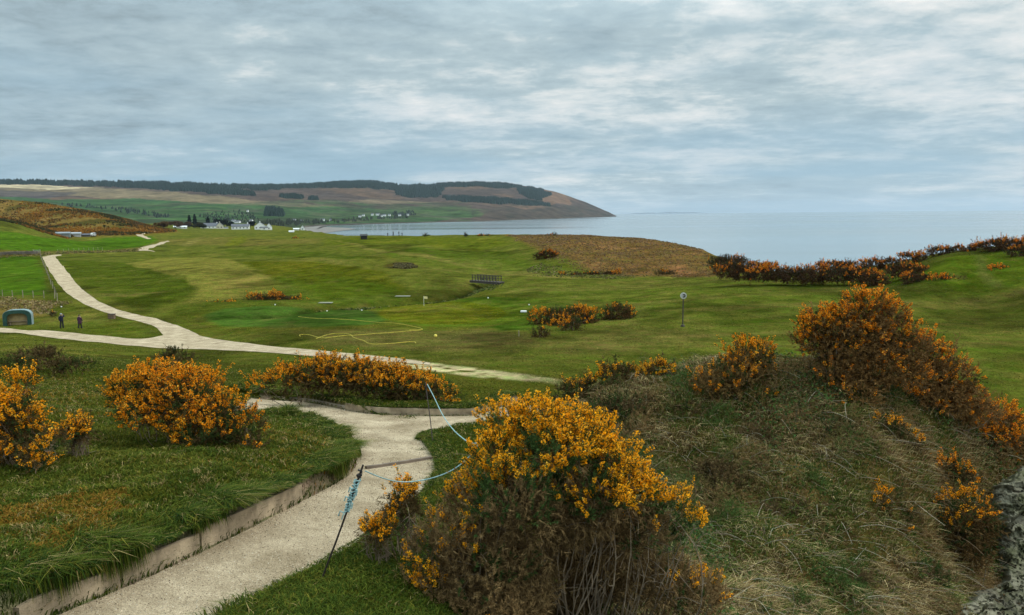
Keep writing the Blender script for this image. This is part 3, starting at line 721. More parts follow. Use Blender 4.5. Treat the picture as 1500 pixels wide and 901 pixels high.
# blue gaps low down
gap = cn(.55, 6, .55, .3, (11, 4, 0), (.55, 1, 1))
lowf = M('SUBTRACT', 1.0, M('MULTIPLY', M('ABSOLUTE', M('SUBTRACT', zz, .045)), 11.0), clamp=True)
gf_ = M('MULTIPLY', M('MULTIPLY', M('SUBTRACT', gap, .38, clamp=True), 5.0, clamp=True), lowf, clamp=True)
mixg = N(nt, 'ShaderNodeMix', data_type='RGBA'); L(M('MULTIPLY', gf_, .85), mixg.inputs['Factor']); L(rp.outputs['Color'], mixg.inputs['A'])
blue = N(nt, 'ShaderNodeMix', data_type='RGBA'); blue.inputs['Factor'].default_value = .75; L(skc.outputs['Vector'], blue.inputs['A']); blue.inputs['B'].default_value = (.27, .475, .64, 1)
L(blue.outputs['Result'], mixg.inputs['B'])
# hazy pale band right at the horizon
hzf = M('POWER', M('SUBTRACT', 1.0, zz, clamp=True), 26.0)
tint = cn(.75, 7, .6, .1, (21, 9, 0), (.8, 1, 1)); mixt = N(nt, 'ShaderNodeMix', data_type='RGBA')
L(M('MULTIPLY', M('MULTIPLY', M('SUBTRACT', tint, .47, clamp=True), 4.0, clamp=True), .5), mixt.inputs['Factor']); L(mixg.outputs['Result'], mixt.inputs['A']); mixt.inputs['B'].default_value = (.31, .465, .57, 1)
mixh = N(nt, 'ShaderNodeMix', data_type='RGBA'); L(M('MULTIPLY', hzf, .55), mixh.inputs['Factor']); L(mixt.outputs['Result'], mixh.inputs['A']); mixh.inputs['B'].default_value = (.43, .575, .66, 1)
up_ = N(nt, 'ShaderNodeVectorMath', operation='SCALE'); L(mixh.outputs['Result'], up_.inputs[0])
L(M('ADD', 1.0, M('MULTIPLY', M('SUBTRACT', zz, .22, clamp=True), 3.6)), up_.inputs['Scale'])   # an overcast sky is brightest overhead
L(up_.outputs['Vector'], bg.inputs['Color'])
bg.inputs['Strength'].default_value = 1.0
sun = bpy.data.lights.new('sun', 'SUN'); sun.energy = 1.5; sun.angle = math.radians(14); sun.color = (1, .95, .87)
so = bpy.data.objects.new('sun', sun); COL.objects.link(so)
d = Vector((math.sin(SUN_AZ) * math.cos(SUN_EL), math.cos(SUN_AZ) * math.cos(SUN_EL), math.sin(SUN_EL)))
so.rotation_euler = d.to_track_quat('Z', 'Y').to_euler(); so.location = (30, 10, 60)
# ---- air
hzm = bpy.data.materials.new('air'); hzm.use_nodes = True; nt = hzm.node_tree; nt.nodes.clear()
o_ = nt.nodes.new('ShaderNodeOutputMaterial'); pv = nt.nodes.new('ShaderNodeVolumePrincipled')
pv.inputs['Color'].default_value = (.70, .85, 1.0, 1); pv.inputs['Density'].default_value = 3.0e-5; pv.inputs['Anisotropy'].default_value = .2
nt.links.new(pv.outputs[0], o_.inputs['Volume'])
mb = MB().box((0, 0, 150), (41000, 41000, 308)); ho = mb.build('haze', hzm); tag(ho, kind='stuff')
# ---- camera & render settings
cd = bpy.data.cameras.new('camera'); co = bpy.data.objects.new('camera', cd); COL.objects.link(co)
cd.sensor_fit = 'HORIZONTAL'; cd.sensor_width = 36; cd.lens = 36 * F / 1500; cd.clip_start = .1; cd.clip_end = 60000
mw = Matrix.Identity(4)
for i_ in range(3): mw[i_][0] = XC[i_]; mw[i_][1] = YC[i_]; mw[i_][2] = -FWD[i_]; mw[i_][3] = CAM[i_]
co.matrix_world = mw; SC.camera = co
SC.view_settings.view_transform = 'Standard'; SC.view_settings.look = 'None'; SC.view_settings.exposure = .15; SC.view_settings.gamma = 1; SC.view_settings.use_curve_mapping = False
SC.render.engine = 'CYCLES'; SC.cycles.use_denoising = True; SC.cycles.max_bounces = 5; SC.cycles.diffuse_bounces = 3; SC.cycles.volume_bounces = 0; SC.cycles.transparent_max_bounces = 6
# ------------------------------------------------------------------ gorse
veg = vcol('gorse_leaf', .85, .04, trans=.12); flo = vcol('gorse_flower', .8, .04, trans=.38); wood = plain('gorse_wood', (.20, .15, .098), .85, .5, 5)
def unit(v): return v / (np.linalg.norm(v, axis=-1, keepdims=True) + 1e-9)
def rand_dirs(r, n):
    v = r.normal(size=(n, 3)); return unit(v)
def spikes(r, base, axis, L, K, ln, wd, col, tip=None):
    """K short spines round every sprig axis; returns verts, faces, colours"""
    n = len(base); t = r.random((n, K)) ** .8
    rd = rand_dirs(r, n * K).reshape(n, K, 3); ax = axis[:, None]
    rd = unit(rd - (rd * ax).sum(-1, keepdims=True) * ax)
    d = unit(ax * .75 + rd * .8)
    p = base[:, None] + ax * (L[:, None] * t)[..., None]
    s = unit(np.cross(d, rand_dirs(r, n * K).reshape(n, K, 3)))
    w = (wd * (.7 + .6 * r.random((n, K))))[..., None]; l = (ln * (.6 + .8 * r.random((n, K))))[..., None]
    v = np.stack([p - s * w, p + s * w, p + d * l], 2).reshape(-1, 3)
    c = col[:, None, None] * (.65 + .7 * r.random((n, K, 1, 1))); c = np.broadcast_to(c, (n, K, 3, 3)).copy()
    c[:, :, 2] *= 1.25
    return v, np.arange(len(v)).reshape(-1, 3), c.reshape(-1, 3)
def florets(r, base, axis, L, K, sz, rad, hue):
    n = len(base); t = .25 + .85 * r.random((n, K)); ax = axis[:, None]
    rd = rand_dirs(r, n * K).reshape(n, K, 3); rd = unit(rd - (rd * ax).sum(-1, keepdims=True) * ax)
    c0 = base[:, None] + ax * (L[:, None] * t)[..., None] + rd * (rad * (.3 + .9 * r.random((n, K))))[..., None]
    a = unit(ax * .5 + rd + .5 * rand_dirs(r, n * K).reshape(n, K, 3)); b = unit(np.cross(a, rand_dirs(r, n * K).reshape(n, K, 3)))
    e = unit(np.cross(a, b)); s = (sz * (.5 + 1.0 * r.random((n, K)) ** 1.5))[..., None]
    # a banner petal folded over a keel: two quads sharing a spine
    v = np.stack([c0 - a * s * .5, c0 + b * s * .7 + e * s * .25, c0 + a * s, c0 - b * s * .7 + e * s * .25], 2)
    v = v.reshape(-1, 3); i = np.arange(n * K)[:, None] * 4
    f = np.concatenate([i + [0, 1, 2], i + [0, 2, 3]])
    cc = np.array([1., .44, .010]) * (1 - hue[:, None, None]) + np.array([.86, .215, .008]) * hue[:, None, None]
    cc = cc * (.72 + .5 * r.random((n, K, 1))); cc = np.where(r.random((n, K, 1)) < .16, np.array([1., .58, .07]), cc)
    return v, f, np.repeat(cc.reshape(-1, 3), 4, 0)
def cat_(L_):
    V, Fs, C, n = [], [], [], 0
    for v, f, c in L_:
        V.append(v); Fs.append(f + n); C.append(c); n += len(v)
    return np.concatenate(V), np.concatenate(Fs), np.concatenate(C)
def gorse(label, lobes, Y, group=None, seed=0, bloom=.6, top=.2, dead=.3, dens=1.0, green=(0.036, 0.058, 0.015), brown=(0.099, 0.066, 0.025), hue=0., branches=True, name='gorse_bush', cat='gorse', lat=None, k_sz=1.0, rough=.28, base=None, lean=(0, 0, 0), clump=.8):
    """lobes: (px, py, rx, ry[, dY]) in photo pixels at forward distance Y + dY; every bush is a real rounded volume"""
    r = np.random.default_rng(seed + 5000); Ls = []
    for l in lobes:
        px, py, rx, ry = l[:4]; dy = l[4] if len(l) > 4 else 0
        c = at(px, py, Y + dy); k = (Y + dy) / F
        if Y < 30 and name == 'gorse_bush' and ry > 9: sk = .035 if Y < 9 else .018 if 18.8 < Y < 20.25 else .10; rx, ry = max(rx * .6, rx - sk / k), max(ry * .5, ry - 1.15 * sk / k); c = c - np.array([0, 0, .05])
        Ls.append((c, np.array([rx * k, max((rx + ry) * .5 * k * .95, .2), ry * k])))
    zmin = min(c[2] - R[2] for c, R in Ls); zmax = max(c[2] + R[2] for c, R in Ls)
    cx_ = np.mean([c[0] for c, R in Ls]); cy_ = np.mean([c[1] for c, R in Ls])
    org = np.array([cx_, cy_, float(gz(cx_, cy_)[0])])
    e = max(.8, Y / 9) ** .58 * k_sz           # far bushes use coarser, fewer sprigs
    P, Nn, sh, bo, cr_ = [], [], [], [], []
    for j, (c, R) in enumerate(Ls):
        A = 4 * np.pi * ((R[0] * R[1]) ** 1.6 / 3 + (R[0] * R[2]) ** 1.6 / 3 + (R[1] * R[2]) ** 1.6 / 3) ** (1 / 1.6)
        n = int(np.clip(A * 200 * dens / e ** 2, 40, 12000))
        d = rand_dirs(r, n); d = d[d[:, 2] > -.75]
        bump = 1 + rough * fbm(d[:, 0] * 2.2 + 7 * j + c[0], d[:, 1] * 2.2 + d[:, 2] * 1.7, seed + j, 3) * 1.6
        # the surface is a crowd of separate tufts with dark clefts between them
        kc = int(np.clip(A * .5 / (.085 * e ** 1.1), 7, 70)); cd = rand_dirs(r, kc); dt = np.sort(d @ cd.T, 1)
        cre = sstep(0, .75 / math.sqrt(kc), dt[:, -1] - dt[:, -2]); tuft = (.75 + .5 * r.random(kc))[np.argmax(d @ cd.T, 1)]
        tz = np.clip((d - cd[np.argmax(d @ cd.T, 1)])[:, 2] * math.sqrt(kc) * .8, -1, 1)
        bump = bump * (1 - .30 * (1 - cre)) * (.92 + .16 * tuft)
        dep = 1 - .38 * r.random(len(d)) ** 3
        p = c + d * R * (bump * dep)[:, None]
        nn = unit(d / R)
        ok = np.ones(len(p), bool)
        for jj, (c2, R2) in enumerate(Ls):
            if jj != j: ok &= (((p - c2) / R2) ** 2).sum(1) > .62
        p, nn, dep = p[ok], nn[ok], dep[ok]; okk = ok
        g_ = gz(p[:, 0], p[:, 1]) if len(p) else np.zeros(0)
        ok = p[:, 2] > g_ - .05 - (.03 * R[2] if Y < 40 else 2.5 * R[2])
        cr_.append((cre * tuft + .55 * tz)[okk][ok]); P.append(p[ok]); Nn.append(nn[ok]); sh.append(dep[ok]); bo.append(np.full(ok.sum(), lobes[j][5] if len(lobes[j]) > 5 else 0.))
    P = np.concatenate(P); B_ = np.concatenate(bo); C_ = np.concatenate(cr_); Nn = np.concatenate(Nn); n = len(P)
    ax = unit(Nn * .65 + np.array([0, 0, .75]) + .42 * rand_dirs(r, n) + np.array(lean))
    L_ = .15 * e ** .8 * (.5 + .8 * r.random(n) + .9 * (r.random(n) < .07))
    hf = (P[:, 2] - zmin) / (zmax - zmin + 1e-6)
    cl = fbm(P[:, 0] * 1.7 / e ** .6, P[:, 1] * 1.7 / e ** .6 + P[:, 2] * 1.9 / e ** .6, seed + 31, 3)
    cl2 = fbm(P[:, 0] * 3 / e ** .5 + 9, P[:, 1] * 3 / e ** .5 + P[:, 2] * 2.6 / e ** .5, seed + 47, 3)
    isd = (dead * 1.25 - .15 + cl2 * .9 - (hf - .35) * .9 - B_ * .9) > r.random(n) * .7
    gcol_ = np.array(green) * (1 + .5 * cl2[:, None]); col = np.where(isd[:, None], np.array(brown) * (1 + .5 * cl[:, None]), gcol_)
    col = np.clip(col, .008, 1)
    K = int(np.clip(26 * dens ** .3 / e ** .15, 14, 28))
    parts = [spikes(r, P, ax, L_, K, .042 * e ** .9, .0045 * e ** 1.0, col)]
    # the shaded inside of the bush is filled with bare brown twigs
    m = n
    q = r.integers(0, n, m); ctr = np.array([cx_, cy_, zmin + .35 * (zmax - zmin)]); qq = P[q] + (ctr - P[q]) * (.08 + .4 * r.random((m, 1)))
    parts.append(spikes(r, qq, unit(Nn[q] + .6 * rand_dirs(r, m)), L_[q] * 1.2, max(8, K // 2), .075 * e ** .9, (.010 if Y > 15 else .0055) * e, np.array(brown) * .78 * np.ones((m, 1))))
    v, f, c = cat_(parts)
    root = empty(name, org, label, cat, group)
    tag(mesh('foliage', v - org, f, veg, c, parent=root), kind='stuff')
    # bloom sits on the upper, outer sprigs in clumps
    cl3 = fbm(P[:, 0] * .9 / e ** .4 + 3, P[:, 1] * .9 / e ** .4 - P[:, 2] * 1.1 / e ** .4, seed + 67, 2)
    pf = bloom + top * (hf - .5) * 2 + .6 * cl + clump * cl3 + B_ + .3 * (Nn[:, 2] - .35) + .75 * (C_ - .72)
    fl = (pf > .35 + .5 * r.random(n)) & ~(isd & (r.random(n) < .75))
    if fl.sum() > 3:
        Kf = int(np.clip(46 / e ** .35, 14, 48))
        v, f, c = florets(r, P[fl] + ax[fl] * .01, ax[fl], L_[fl], Kf, (.0120 if Y < 24 else .0150) * e ** .95, .021 * e ** .9, np.clip(hue + .35 * cl2[fl] + .15 * r.random(fl.sum()), 0, 1))
        tag(mesh('flowers', v - org, f, flo, c, parent=root), kind='stuff')
    if branches:
        mb = MB()
        nb_ = 5 if Y < 30 else 4
        for c, R in Ls:
            for _ in range(nb_ if Y < 12 else max(2, nb_ // 2)):
                a = org + np.array([r.normal() * .22 * R[0] + (c[0] - org[0]) * .7, r.normal() * .3 * R[1] + (c[1] - org[1]) * .7, 0])
                a[2] = float(gz(a[0], a[1])[0]) - .05
                d = rand_dirs(r, 1)[0]; d[2] = abs(d[2]); b_ = c + d * R * (.5 + .42 * r.random())
                t = np.linspace(0, 1, 10)[:, None]; sz = np.linalg.norm(b_ - a); mid_ = (a + b_) / 2 + r.normal(size=3) * np.array([.22, .22, .08]) * sz
                wig = (np.sin(t * (5 + 6 * r.random()) + 6 * r.random()) * rand_dirs(r, 1) + np.sin(t * (11 + 9 * r.random())) * rand_dirs(r, 1) * .5) * .05 * sz * t
                p = a * (1 - t) ** 2 + 2 * mid_ * t * (1 - t) + b_ * t ** 2 + wig
                wd_ = (.55 + .7 * r.random()) * (.55 if Y < 30 else 1.8)
                mb.tube(p, np.linspace(.022, .005, 10) * wd_, 5)
                for _t in range(6 if Y < 30 else 0):
                    i0 = r.integers(3, 9); dd_ = unit(rand_dirs(r, 1)[0] + np.array([0, -.2, .3])); l_ = (.10 + .28 * r.random()) * min(1, sz)
                    q_ = np.linspace(0, 1, 5)[:, None]; mb.tube(p[i0] + dd_ * l_ * q_ + np.array([0, 0, -.25 * l_]) * q_ ** 2 + rand_dirs(r, 1) * .05 * np.sin(q_ * 4), np.linspace(.009, .003, 5) * wd_, 4)
        o = mb.build('branches', wood, parent=root)
        tag(o, kind='stuff'); o.data.transform(Matrix.Translation([-float(a) for a in org]))
    return root
G_LEFT = 'gorse bushes beside the near path'
gorse('orange gorse bush cut by the left edge of the view, on the grassy mound', [(12,606,48,42),(-55,640,70,58),(46,640,34,36),(76,648,18,18,-.3),(20,662,42,22,-.3),(4,575,28,18,.5),(56,678,14,10,-.5),(-30,590,46,36,.6),(34,562,8,6,.5)], 10.2, G_LEFT, 1, clump=.35, bloom=.84, dead=.10, hue=.2)
gorse('broad flower-covered gorse bush on the mound above the curve of the path', [(235,562,52,38,.5),(195,575,44,36,.6),(270,585,60,48),(215,600,50,36,-.2),(320,608,48,42,-.2),(362,628,34,32,-.2),(300,632,56,30,-.5),(372,650,24,16,-.3),(180,560,26,20,.9),(285,560,40,30,.8)], 12.5, G_LEFT, 2, bloom=.80, top=.2, dead=.12, clump=.35, hue=.42)
gorse('long low gorse bank in bloom along the far side of the near path', [(385,560,24,13),(420,550,28,18),(455,545,30,20,.2),(480,540,24,24,.3),(500,552,24,24),(530,545,34,25,.2),(575,555,38,26),(610,565,34,26),(640,574,30,20),(662,582,16,10),(555,565,26,20,-.3),(475,530,14,12,.5)], 21.0, G_LEFT, 3, bloom=.62, dead=.10, hue=.38)
gorse('largest gorse bush in the foreground, yellow crown above bare woody stems',
      [(742,618,34,30,.4,.3),(792,622,46,38,.3,.4),(850,636,48,38,.3,.35),(815,655,64,44,0,.2),(728,668,34,34,.1,.0),(892,668,40,32,.2,.15),(750,725,76,56,-.2,-.25),(865,712,74,48,.1,-.05),(930,712,44,28,.3,.1),(978,738,36,20,.4,.2),(1016,757,20,10,.4,.3),(690,725,38,40,.1,-.35),(655,775,36,34,-.2,-.45),(622,800,24,28,-.2,-.5),(700,820,86,62,-.1,-.5),(640,870,56,50,-.2,-.5),(604,855,24,36,-.2,-.5),(950,775,56,34,.4,-.4),(700,890,100,50,-.3,-.5),(860,775,70,40,.9,-.6),(1025,870,52,42,.6,-.15),(980,850,54,50,.7,-.45),(840,850,100,60,1.1,-.6)],
      8.0, G_LEFT, 4, bloom=.52, top=.25, dead=.38, dens=1.5, rough=.42, clump=.85, green=(.050, .085, .022), brown=(.205, .132, .056), hue=-.12)
gorse('small gorse sprout with yellow tips sticking out over the path edge', [(592,722,9,8),(600,738,12,12),(578,745,7,6)], 8.6, None, 5, bloom=.9, top=.5, dead=.2, branches=True)
gorse('tiny yellow gorse sprig beside the leaning stake', [(548,778,11,8),(565,786,10,9)], 8.2, None, 6, bloom=.8, dead=.3)
gorse('thin gorse sprig pointing right from the mound bush at the left edge', [(100,640,9,8),(112,635,9,6),(122,631,7,4)], 10.6, None, 7, bloom=.8, dead=.1, hue=.2)
G_C = 'gorse bushes along the crest of the overgrown spur'
gorse('yellow gorse bush peeping over the near end of the spur crest', [(845,568,24,14),(825,578,22,14,-.3),(868,560,16,10,.2)], 20.3, G_C, 11, bloom=.55, dead=.2, hue=.1)
gorse('sparse low gorse on the spur crest just right of the peeping bush', [(905,548,22,9),(925,550,16,8),(890,551,12,8)], 20.6, G_C, 12, bloom=.5, dead=.25, hue=.1)
gorse('lowest gorse clump on the spur crest, left of the domed bush', [(958,546,20,9),(975,548,12,7)], 20.4, G_C, 13, bloom=.5, dead=.25, hue=.1)
gorse('domed gorse bush with a separate round head on the spur crest', [(1070,560,56,34),(1097,516,36,19,.2),(1125,560,30,26),(1035,570,34,26,-.2),(1090,585,50,22,-.4),(1142,568,18,18,.2),(1060,600,40,16,-.7)], 19.3, G_C, 14, bloom=.60, top=.4, dead=.5, hue=.5, clump=.5, brown=(.18, .11, .038))
gorse('tall spreading gorse at the right crest, two flowered heads on gaunt stems', [(1275,440,34,13),(1245,455,28,14),(1302,458,26,16),(1215,467,32,15),(1190,477,22,13),(1180,495,20,12),(1230,490,38,16),(1270,487,32,18,-.2),(1312,484,28,18),(1205,507,26,14),(1245,517,36,18,-.3),(1290,517,36,20,-.2),(1335,507,28,18),(1225,542,30,18,-.4),(1272,552,38,20,-.5),(1320,547,36,22,-.3),(1250,578,34,16,-.8)], 19.0, G_C, 15, bloom=.74, top=.3, dead=.62, rough=.4, clump=.55, hue=.72, brown=(.19, .105, .036), green=(.070, .068, .020), dens=1.2)
gorse('gorse mass trailing down the right side of the spur below the tall bush', [(1350,502,28,15,.2),(1377,522,28,16,.2),(1402,547,28,16,.2),(1360,547,32,18),(1330,577,32,18,-.3),(1385,577,30,18),(1422,582,26,16,.1),(1440,607,24,16,.1),(1405,607,26,16,-.1),(1360,600,28,16,-.3),(1300,600,28,14,-.6)], 19.6, G_C, 16, bloom=.70, top=.25, dead=.62, rough=.4, clump=.55, hue=.725, brown=(.19, .105, .036), green=(.070, .068, .020))
gorse('lowest of the trailing gorse, at the right edge above the grey cliff', [(1455,602,26,14,.3),(1480,620,24,16,.3),(1460,637,28,18),(1492,650,26,18,.2),(1475,670,24,18),(1502,692,28,22,.1),(1530,704,32,26,.2),(1440,632,20,14)], 20.2, G_C, 17, bloom=.70, top=.2, dead=.62, rough=.4, clump=.55, hue=.725, brown=(.19, .105, .036), green=(.070, .068, .020))
G_S = 'stunted gorse growing on the face of the spur'
gorse('short flame-coloured gorse streak high on the bare slope', [(1385,681,14,6),(1402,690,15,8),(1418,700,12,7)], 17.6, G_S, 21, bloom=.95, dead=.05, hue=.6, branches=False)
gorse('brown gorse with a blossoming shoulder beside the grey cliff', [(1415,745,40,30),(1440,770,26,32),(1400,780,40,34,-.2),(1420,815,36,26,-.3),(1385,740,24,24)], 16.6, G_S, 22, bloom=.30, top=.5, dead=.5, hue=.4, brown=(0.125, 0.073, 0.026))
gorse('brown mid-slope gorse with a few yellow tips', [(1275,730,36,28),(1305,720,26,20,.2),(1290,770,44,36,-.2),(1320,760,28,30,0),(1260,770,24,26)], 16.0, G_S, 23, bloom=.22, top=.3, dead=.6, hue=.4, brown=(0.119, 0.076, 0.030))
gorse('half-dead gorse cushion on the upper slope below the tall bush', [(1290,625,34,20),(1320,640,30,26),(1275,655,36,26,-.2),(1310,680,34,24,-.3)], 17.6, G_S, 24, bloom=.08, top=.3, dead=.62, hue=.4, brown=(0.112, 0.076, 0.030))
gorse('faded gorse tuft at the foot of the slope', [(1225,800,24,20)], 14.6, G_S, 25, bloom=.1, dead=.7)
G_M = 'scattered gorse on the mown links'
gorse('low wide gorse clump on the fairway, nearest the centre green', [(790,466,18,10),(815,464,20,11),(846,462,28,12),(868,466,10,8),(830,474,26,9,-2),(855,470,22,10,-1)], 75, G_M, 31, bloom=.3, top=.5, dead=.3, hue=.45, brown=(0.112, 0.059, 0.023))
gorse('round gorse bush at the right end of the fairway clump', [(905,459,21,14),(893,463,14,10),(917,464,13,9)], 76, G_M, 32, bloom=.42, top=.5, dead=.3, hue=.4, brown=(0.112, 0.059, 0.023))
gorse('small brown gorse ball in front of the fairway clump', [(792,490,11,8)], 63, G_M, 33, bloom=.05, dead=.8, brown=(0.092, 0.056, 0.020))
gorse('brownish gorse between the small ball and the fairway clump', [(832,478,10,8),(842,474,8,7)], 68, G_M, 34, bloom=.15, dead=.6, hue=.6)
gorse('dark-sided gorse mound with an orange ridge behind the left green', [(372,440,13,9),(400,440,18,11),(425,443,18,8),(446,447,10,5),(385,445,20,7)], 108, G_M, 35, bloom=.4, top=.5, dead=.3, hue=.6, brown=(0.112, 0.059, 0.023))
gorse('thin line of gorse leading to the orange-ridged mound', [(304,453,7,4),(320,450,12,4),(338,448,10,4)], 106, G_M, 36, bloom=.4, dead=.4, hue=.6, branches=False)
gorse('reddish gorse dome on the green slope below the dune', [(795,376,12,6),(808,376,10,5),(802,373,12,5)], 165, G_M, 37, bloom=.3, top=.3, dead=.5, hue=.8, brown=(0.086, 0.036, 0.013), branches=False)
gorse('gorse clump at the left end of the dune top', [(705,349,7,4),(714,349,6,4)], 270, G_M, 38, bloom=.25, dead=.6, hue=.8, brown=(0.079, 0.036, 0.013), branches=False)
gorse('tiny gorse left of the dune, below its top', [(738,352,5,3.5)], 260, G_M, 39, bloom=.2, dead=.7, hue=.8, branches=False)
gorse('upright gorse tuft on the middle of the dune top', [(804,348,4,4),(811,346,5,3.5)], 235, G_M, 40, bloom=.25, dead=.6, hue=.8, branches=False)
gorse('lone gorse dot on the right half of the dune top', [(868,350.5,5,2.5)], 220, G_M, 41, bloom=.25, dead=.6, hue=.8, branches=False)
gorse('row of dark gorse along the foot of the dune', [(825,405,8,4),(845,406,10,5),(870,404,10,5),(895,404,12,4.5),(905,402,8,4)], 138, G_M, 42, bloom=.12, dead=.6, hue=.8, brown=(0.073, 0.036, 0.017), branches=False)
gorse('dark scrub gorse at the right foot of the dune', [(968,402,8,5),(985,403,7,4)], 136, G_M, 43, bloom=.08, dead=.6, hue=.8, branches=False)
gorse('orange-tipped gorse on the far turf, left of its dark neighbour', [(430,354,9,3.5),(432,351,5,3)], 390, G_M, 44, bloom=.3, dead=.6, hue=.8, branches=False, k_sz=.9)
gorse('dark flat bush on the far turf beside an orange-tipped gorse', [(445,354,6,3),(453,354.5,6,2.6)], 388, G_M, 45, bloom=0, dead=.2, branches=False, green=(0.013, 0.017, 0.008))
gorse('little dark bush standing behind the golfers\' shelter', [(78,460.5,4,2.6)], 88, None, 46, bloom=0, dead=.1, branches=False, green=(0.020, 0.028, 0.012), k_sz=.5, name='bush', cat='bush')
G_R = 'gorse hedge on the cliff edge to the right'
HED = [
 ('dark end bush of the cliff hedge, next to the dune', [(1052,386,16,8),(1070,384,20,8),(1090,388,14,6)], 113, .05),
 ('wide orange hedge bush, first in the front row right of the dune', [(1060,398,20,9),(1090,402,22,9),(1075,394,20,9)], 104, .36),
 ('orange hedge bush in the front row, second right of the dune', [(1110,402,20,10),(1130,398,22,10),(1145,405,16,9)], 102, .42),
 ('dull grey-brown bush between two orange ones in the front row', [(1162,403,12,9),(1155,408,12,7)], 101, .06),
 ('orange hedge bush in the middle of the front row', [(1180,402,20,10),(1200,400,20,10),(1192,408,24,8)], 100, .42),
 ('dark-bellied hedge bush right of the middle of the front row', [(1222,405,18,11),(1235,402,16,9)], 98, .25),
 ('brightest orange hedge bush, at the right end of the front row', [(1250,404,20,11),(1272,407,20,11),(1292,412,14,8)], 97, .48),
 ('thin back-row gorse seen against the sea, left part', [(1105,391,12,4),(1125,390,12,4)], 112, .3),
 ('flat back-row gorse seen against the sea, behind the orange middle bush', [(1215,390,22,5),(1245,391,18,5)], 110, .3),
 ('low back-row gorse on the rising cliff edge', [(1278,387,18,5),(1305,386,16,5)], 110, .3),
 ('dark-flowered gorse between the hedge and the right-hand slope', [(1320,396,18,9),(1345,398,16,8),(1308,400,10,7)], 98, .24),
 ('gaunt gorse at the edge of the right fairway, left half', [(1335,410,14,9),(1352,412,14,9)], 92, .2),
 ('gaunt gorse at the edge of the right fairway, right half', [(1378,414,16,9),(1402,416,16,8),(1422,420,12,5)], 90, .26),
 ('cliff-top gorse with a leafy crown against the sea', [(1370,370,12,6),(1382,368,9,5)], 108, .15),
 ('dark bushy gorse on the skyline right of the leafy one', [(1400,369,12,6)], 107, .06),
 ('small dark gorse on the skyline left of the leafy one', [(1330,379,14,4.5),(1348,376,12,5)], 108, .1),
 ('skyline gorse halfway up the right slope', [(1420,367,12,5),(1436,363,12,6)], 105, .15),
 ('broad orange gorse on top of the right slope', [(1455,360,18,7),(1478,358,18,7),(1466,364,20,6)], 102, .35),
 ('gorse at the right edge of the skyline', [(1500,358,18,7),(1525,356,20,8)], 101, .3),
 ('lens-shaped orange gorse on the right-hand green slope', [(1462,398,14,7),(1480,402,14,7),(1470,402,18,6)], 92, .36),
 ('dark bush at the upper right edge of the green slope', [(1488,369,14,5),(1510,371,14,6)], 96, .06)]
for j, (lb, lo, Y_, bl) in enumerate(HED):
    gorse(lb, lo, Y_, G_R, 60 + j, bloom=bl * .85, top=.45, dead=.55 if bl > .1 else .35, hue=.9, brown=(0.099, 0.051, 0.022), green=(0.033, 0.038, 0.016), branches=False)
G_B = 'bramble and scrub thickets on the face of the spur'
BR = [('dark green bramble thicket in the middle of the slope, above the brown gorse', [(1215,640,40,24),(1255,665,34,24),(1190,615,30,18,.5)], 17.4, (0.030, 0.056, 0.018), .1),
 ('brown scrub thicket left of the dark green bramble', [(1135,655,36,20),(1105,640,30,16,.3)], 17.2, (0.059, 0.053, 0.020), .9),
 ('olive scrub under the domed crest gorse', [(1010,605,40,18),(960,600,34,16,.3)], 18.6, (0.056, 0.066, 0.020), .5),
 ('green bramble clump behind the largest gorse', [(910,600,36,20),(875,615,30,18)], 18.8, (0.036, 0.063, 0.017), .25),
 ('straw-brown thicket in the lower middle of the slope', [(1120,760,36,16),(1165,745,34,16,.2)], 15.2, (0.079, 0.066, 0.026), 1.0),
 ('fresh green clump low on the slope, between the big gorse and the rock', [(1150,815,24,14),(1128,800,20,12)], 14.2, (0.046, 0.089, 0.017), .05),
 ('brown thicket right of the largest gorse', [(1065,705,34,18),(1040,690,26,14)], 16.2, (0.066, 0.056, 0.021), .9),
 ('green bramble beside the grey rock at the bottom', [(1375,850,26,16),(1350,835,20,12)], 14.9, (0.040, 0.073, 0.017), .2),
 ('dark bramble hollow between the mid-slope gorse and the tall bush', [(1245,600,36,18),(1215,585,26,14)], 18.2, (0.033, 0.050, 0.017), .4),
 ('olive scrub at the head of the slope, below the tall bush', [(1180,575,34,16),(1150,590,26,14)], 18.7, (0.066, 0.073, 0.023), .5),
 ('brown bracken tangle at the bottom of the slope', [(1240,850,36,18),(1200,865,30,16)], 13.8, (0.073, 0.056, 0.023), 1.0)]
for j, (lb, lo, Y_, gr_, dd) in enumerate(BR):
    gorse(lb, lo, Y_, G_B, 120 + j, bloom=-3, dead=dd, green=gr_, brown=(0.125, 0.083, 0.036), dens=.85, rough=.5, name='scrub', cat='scrub')
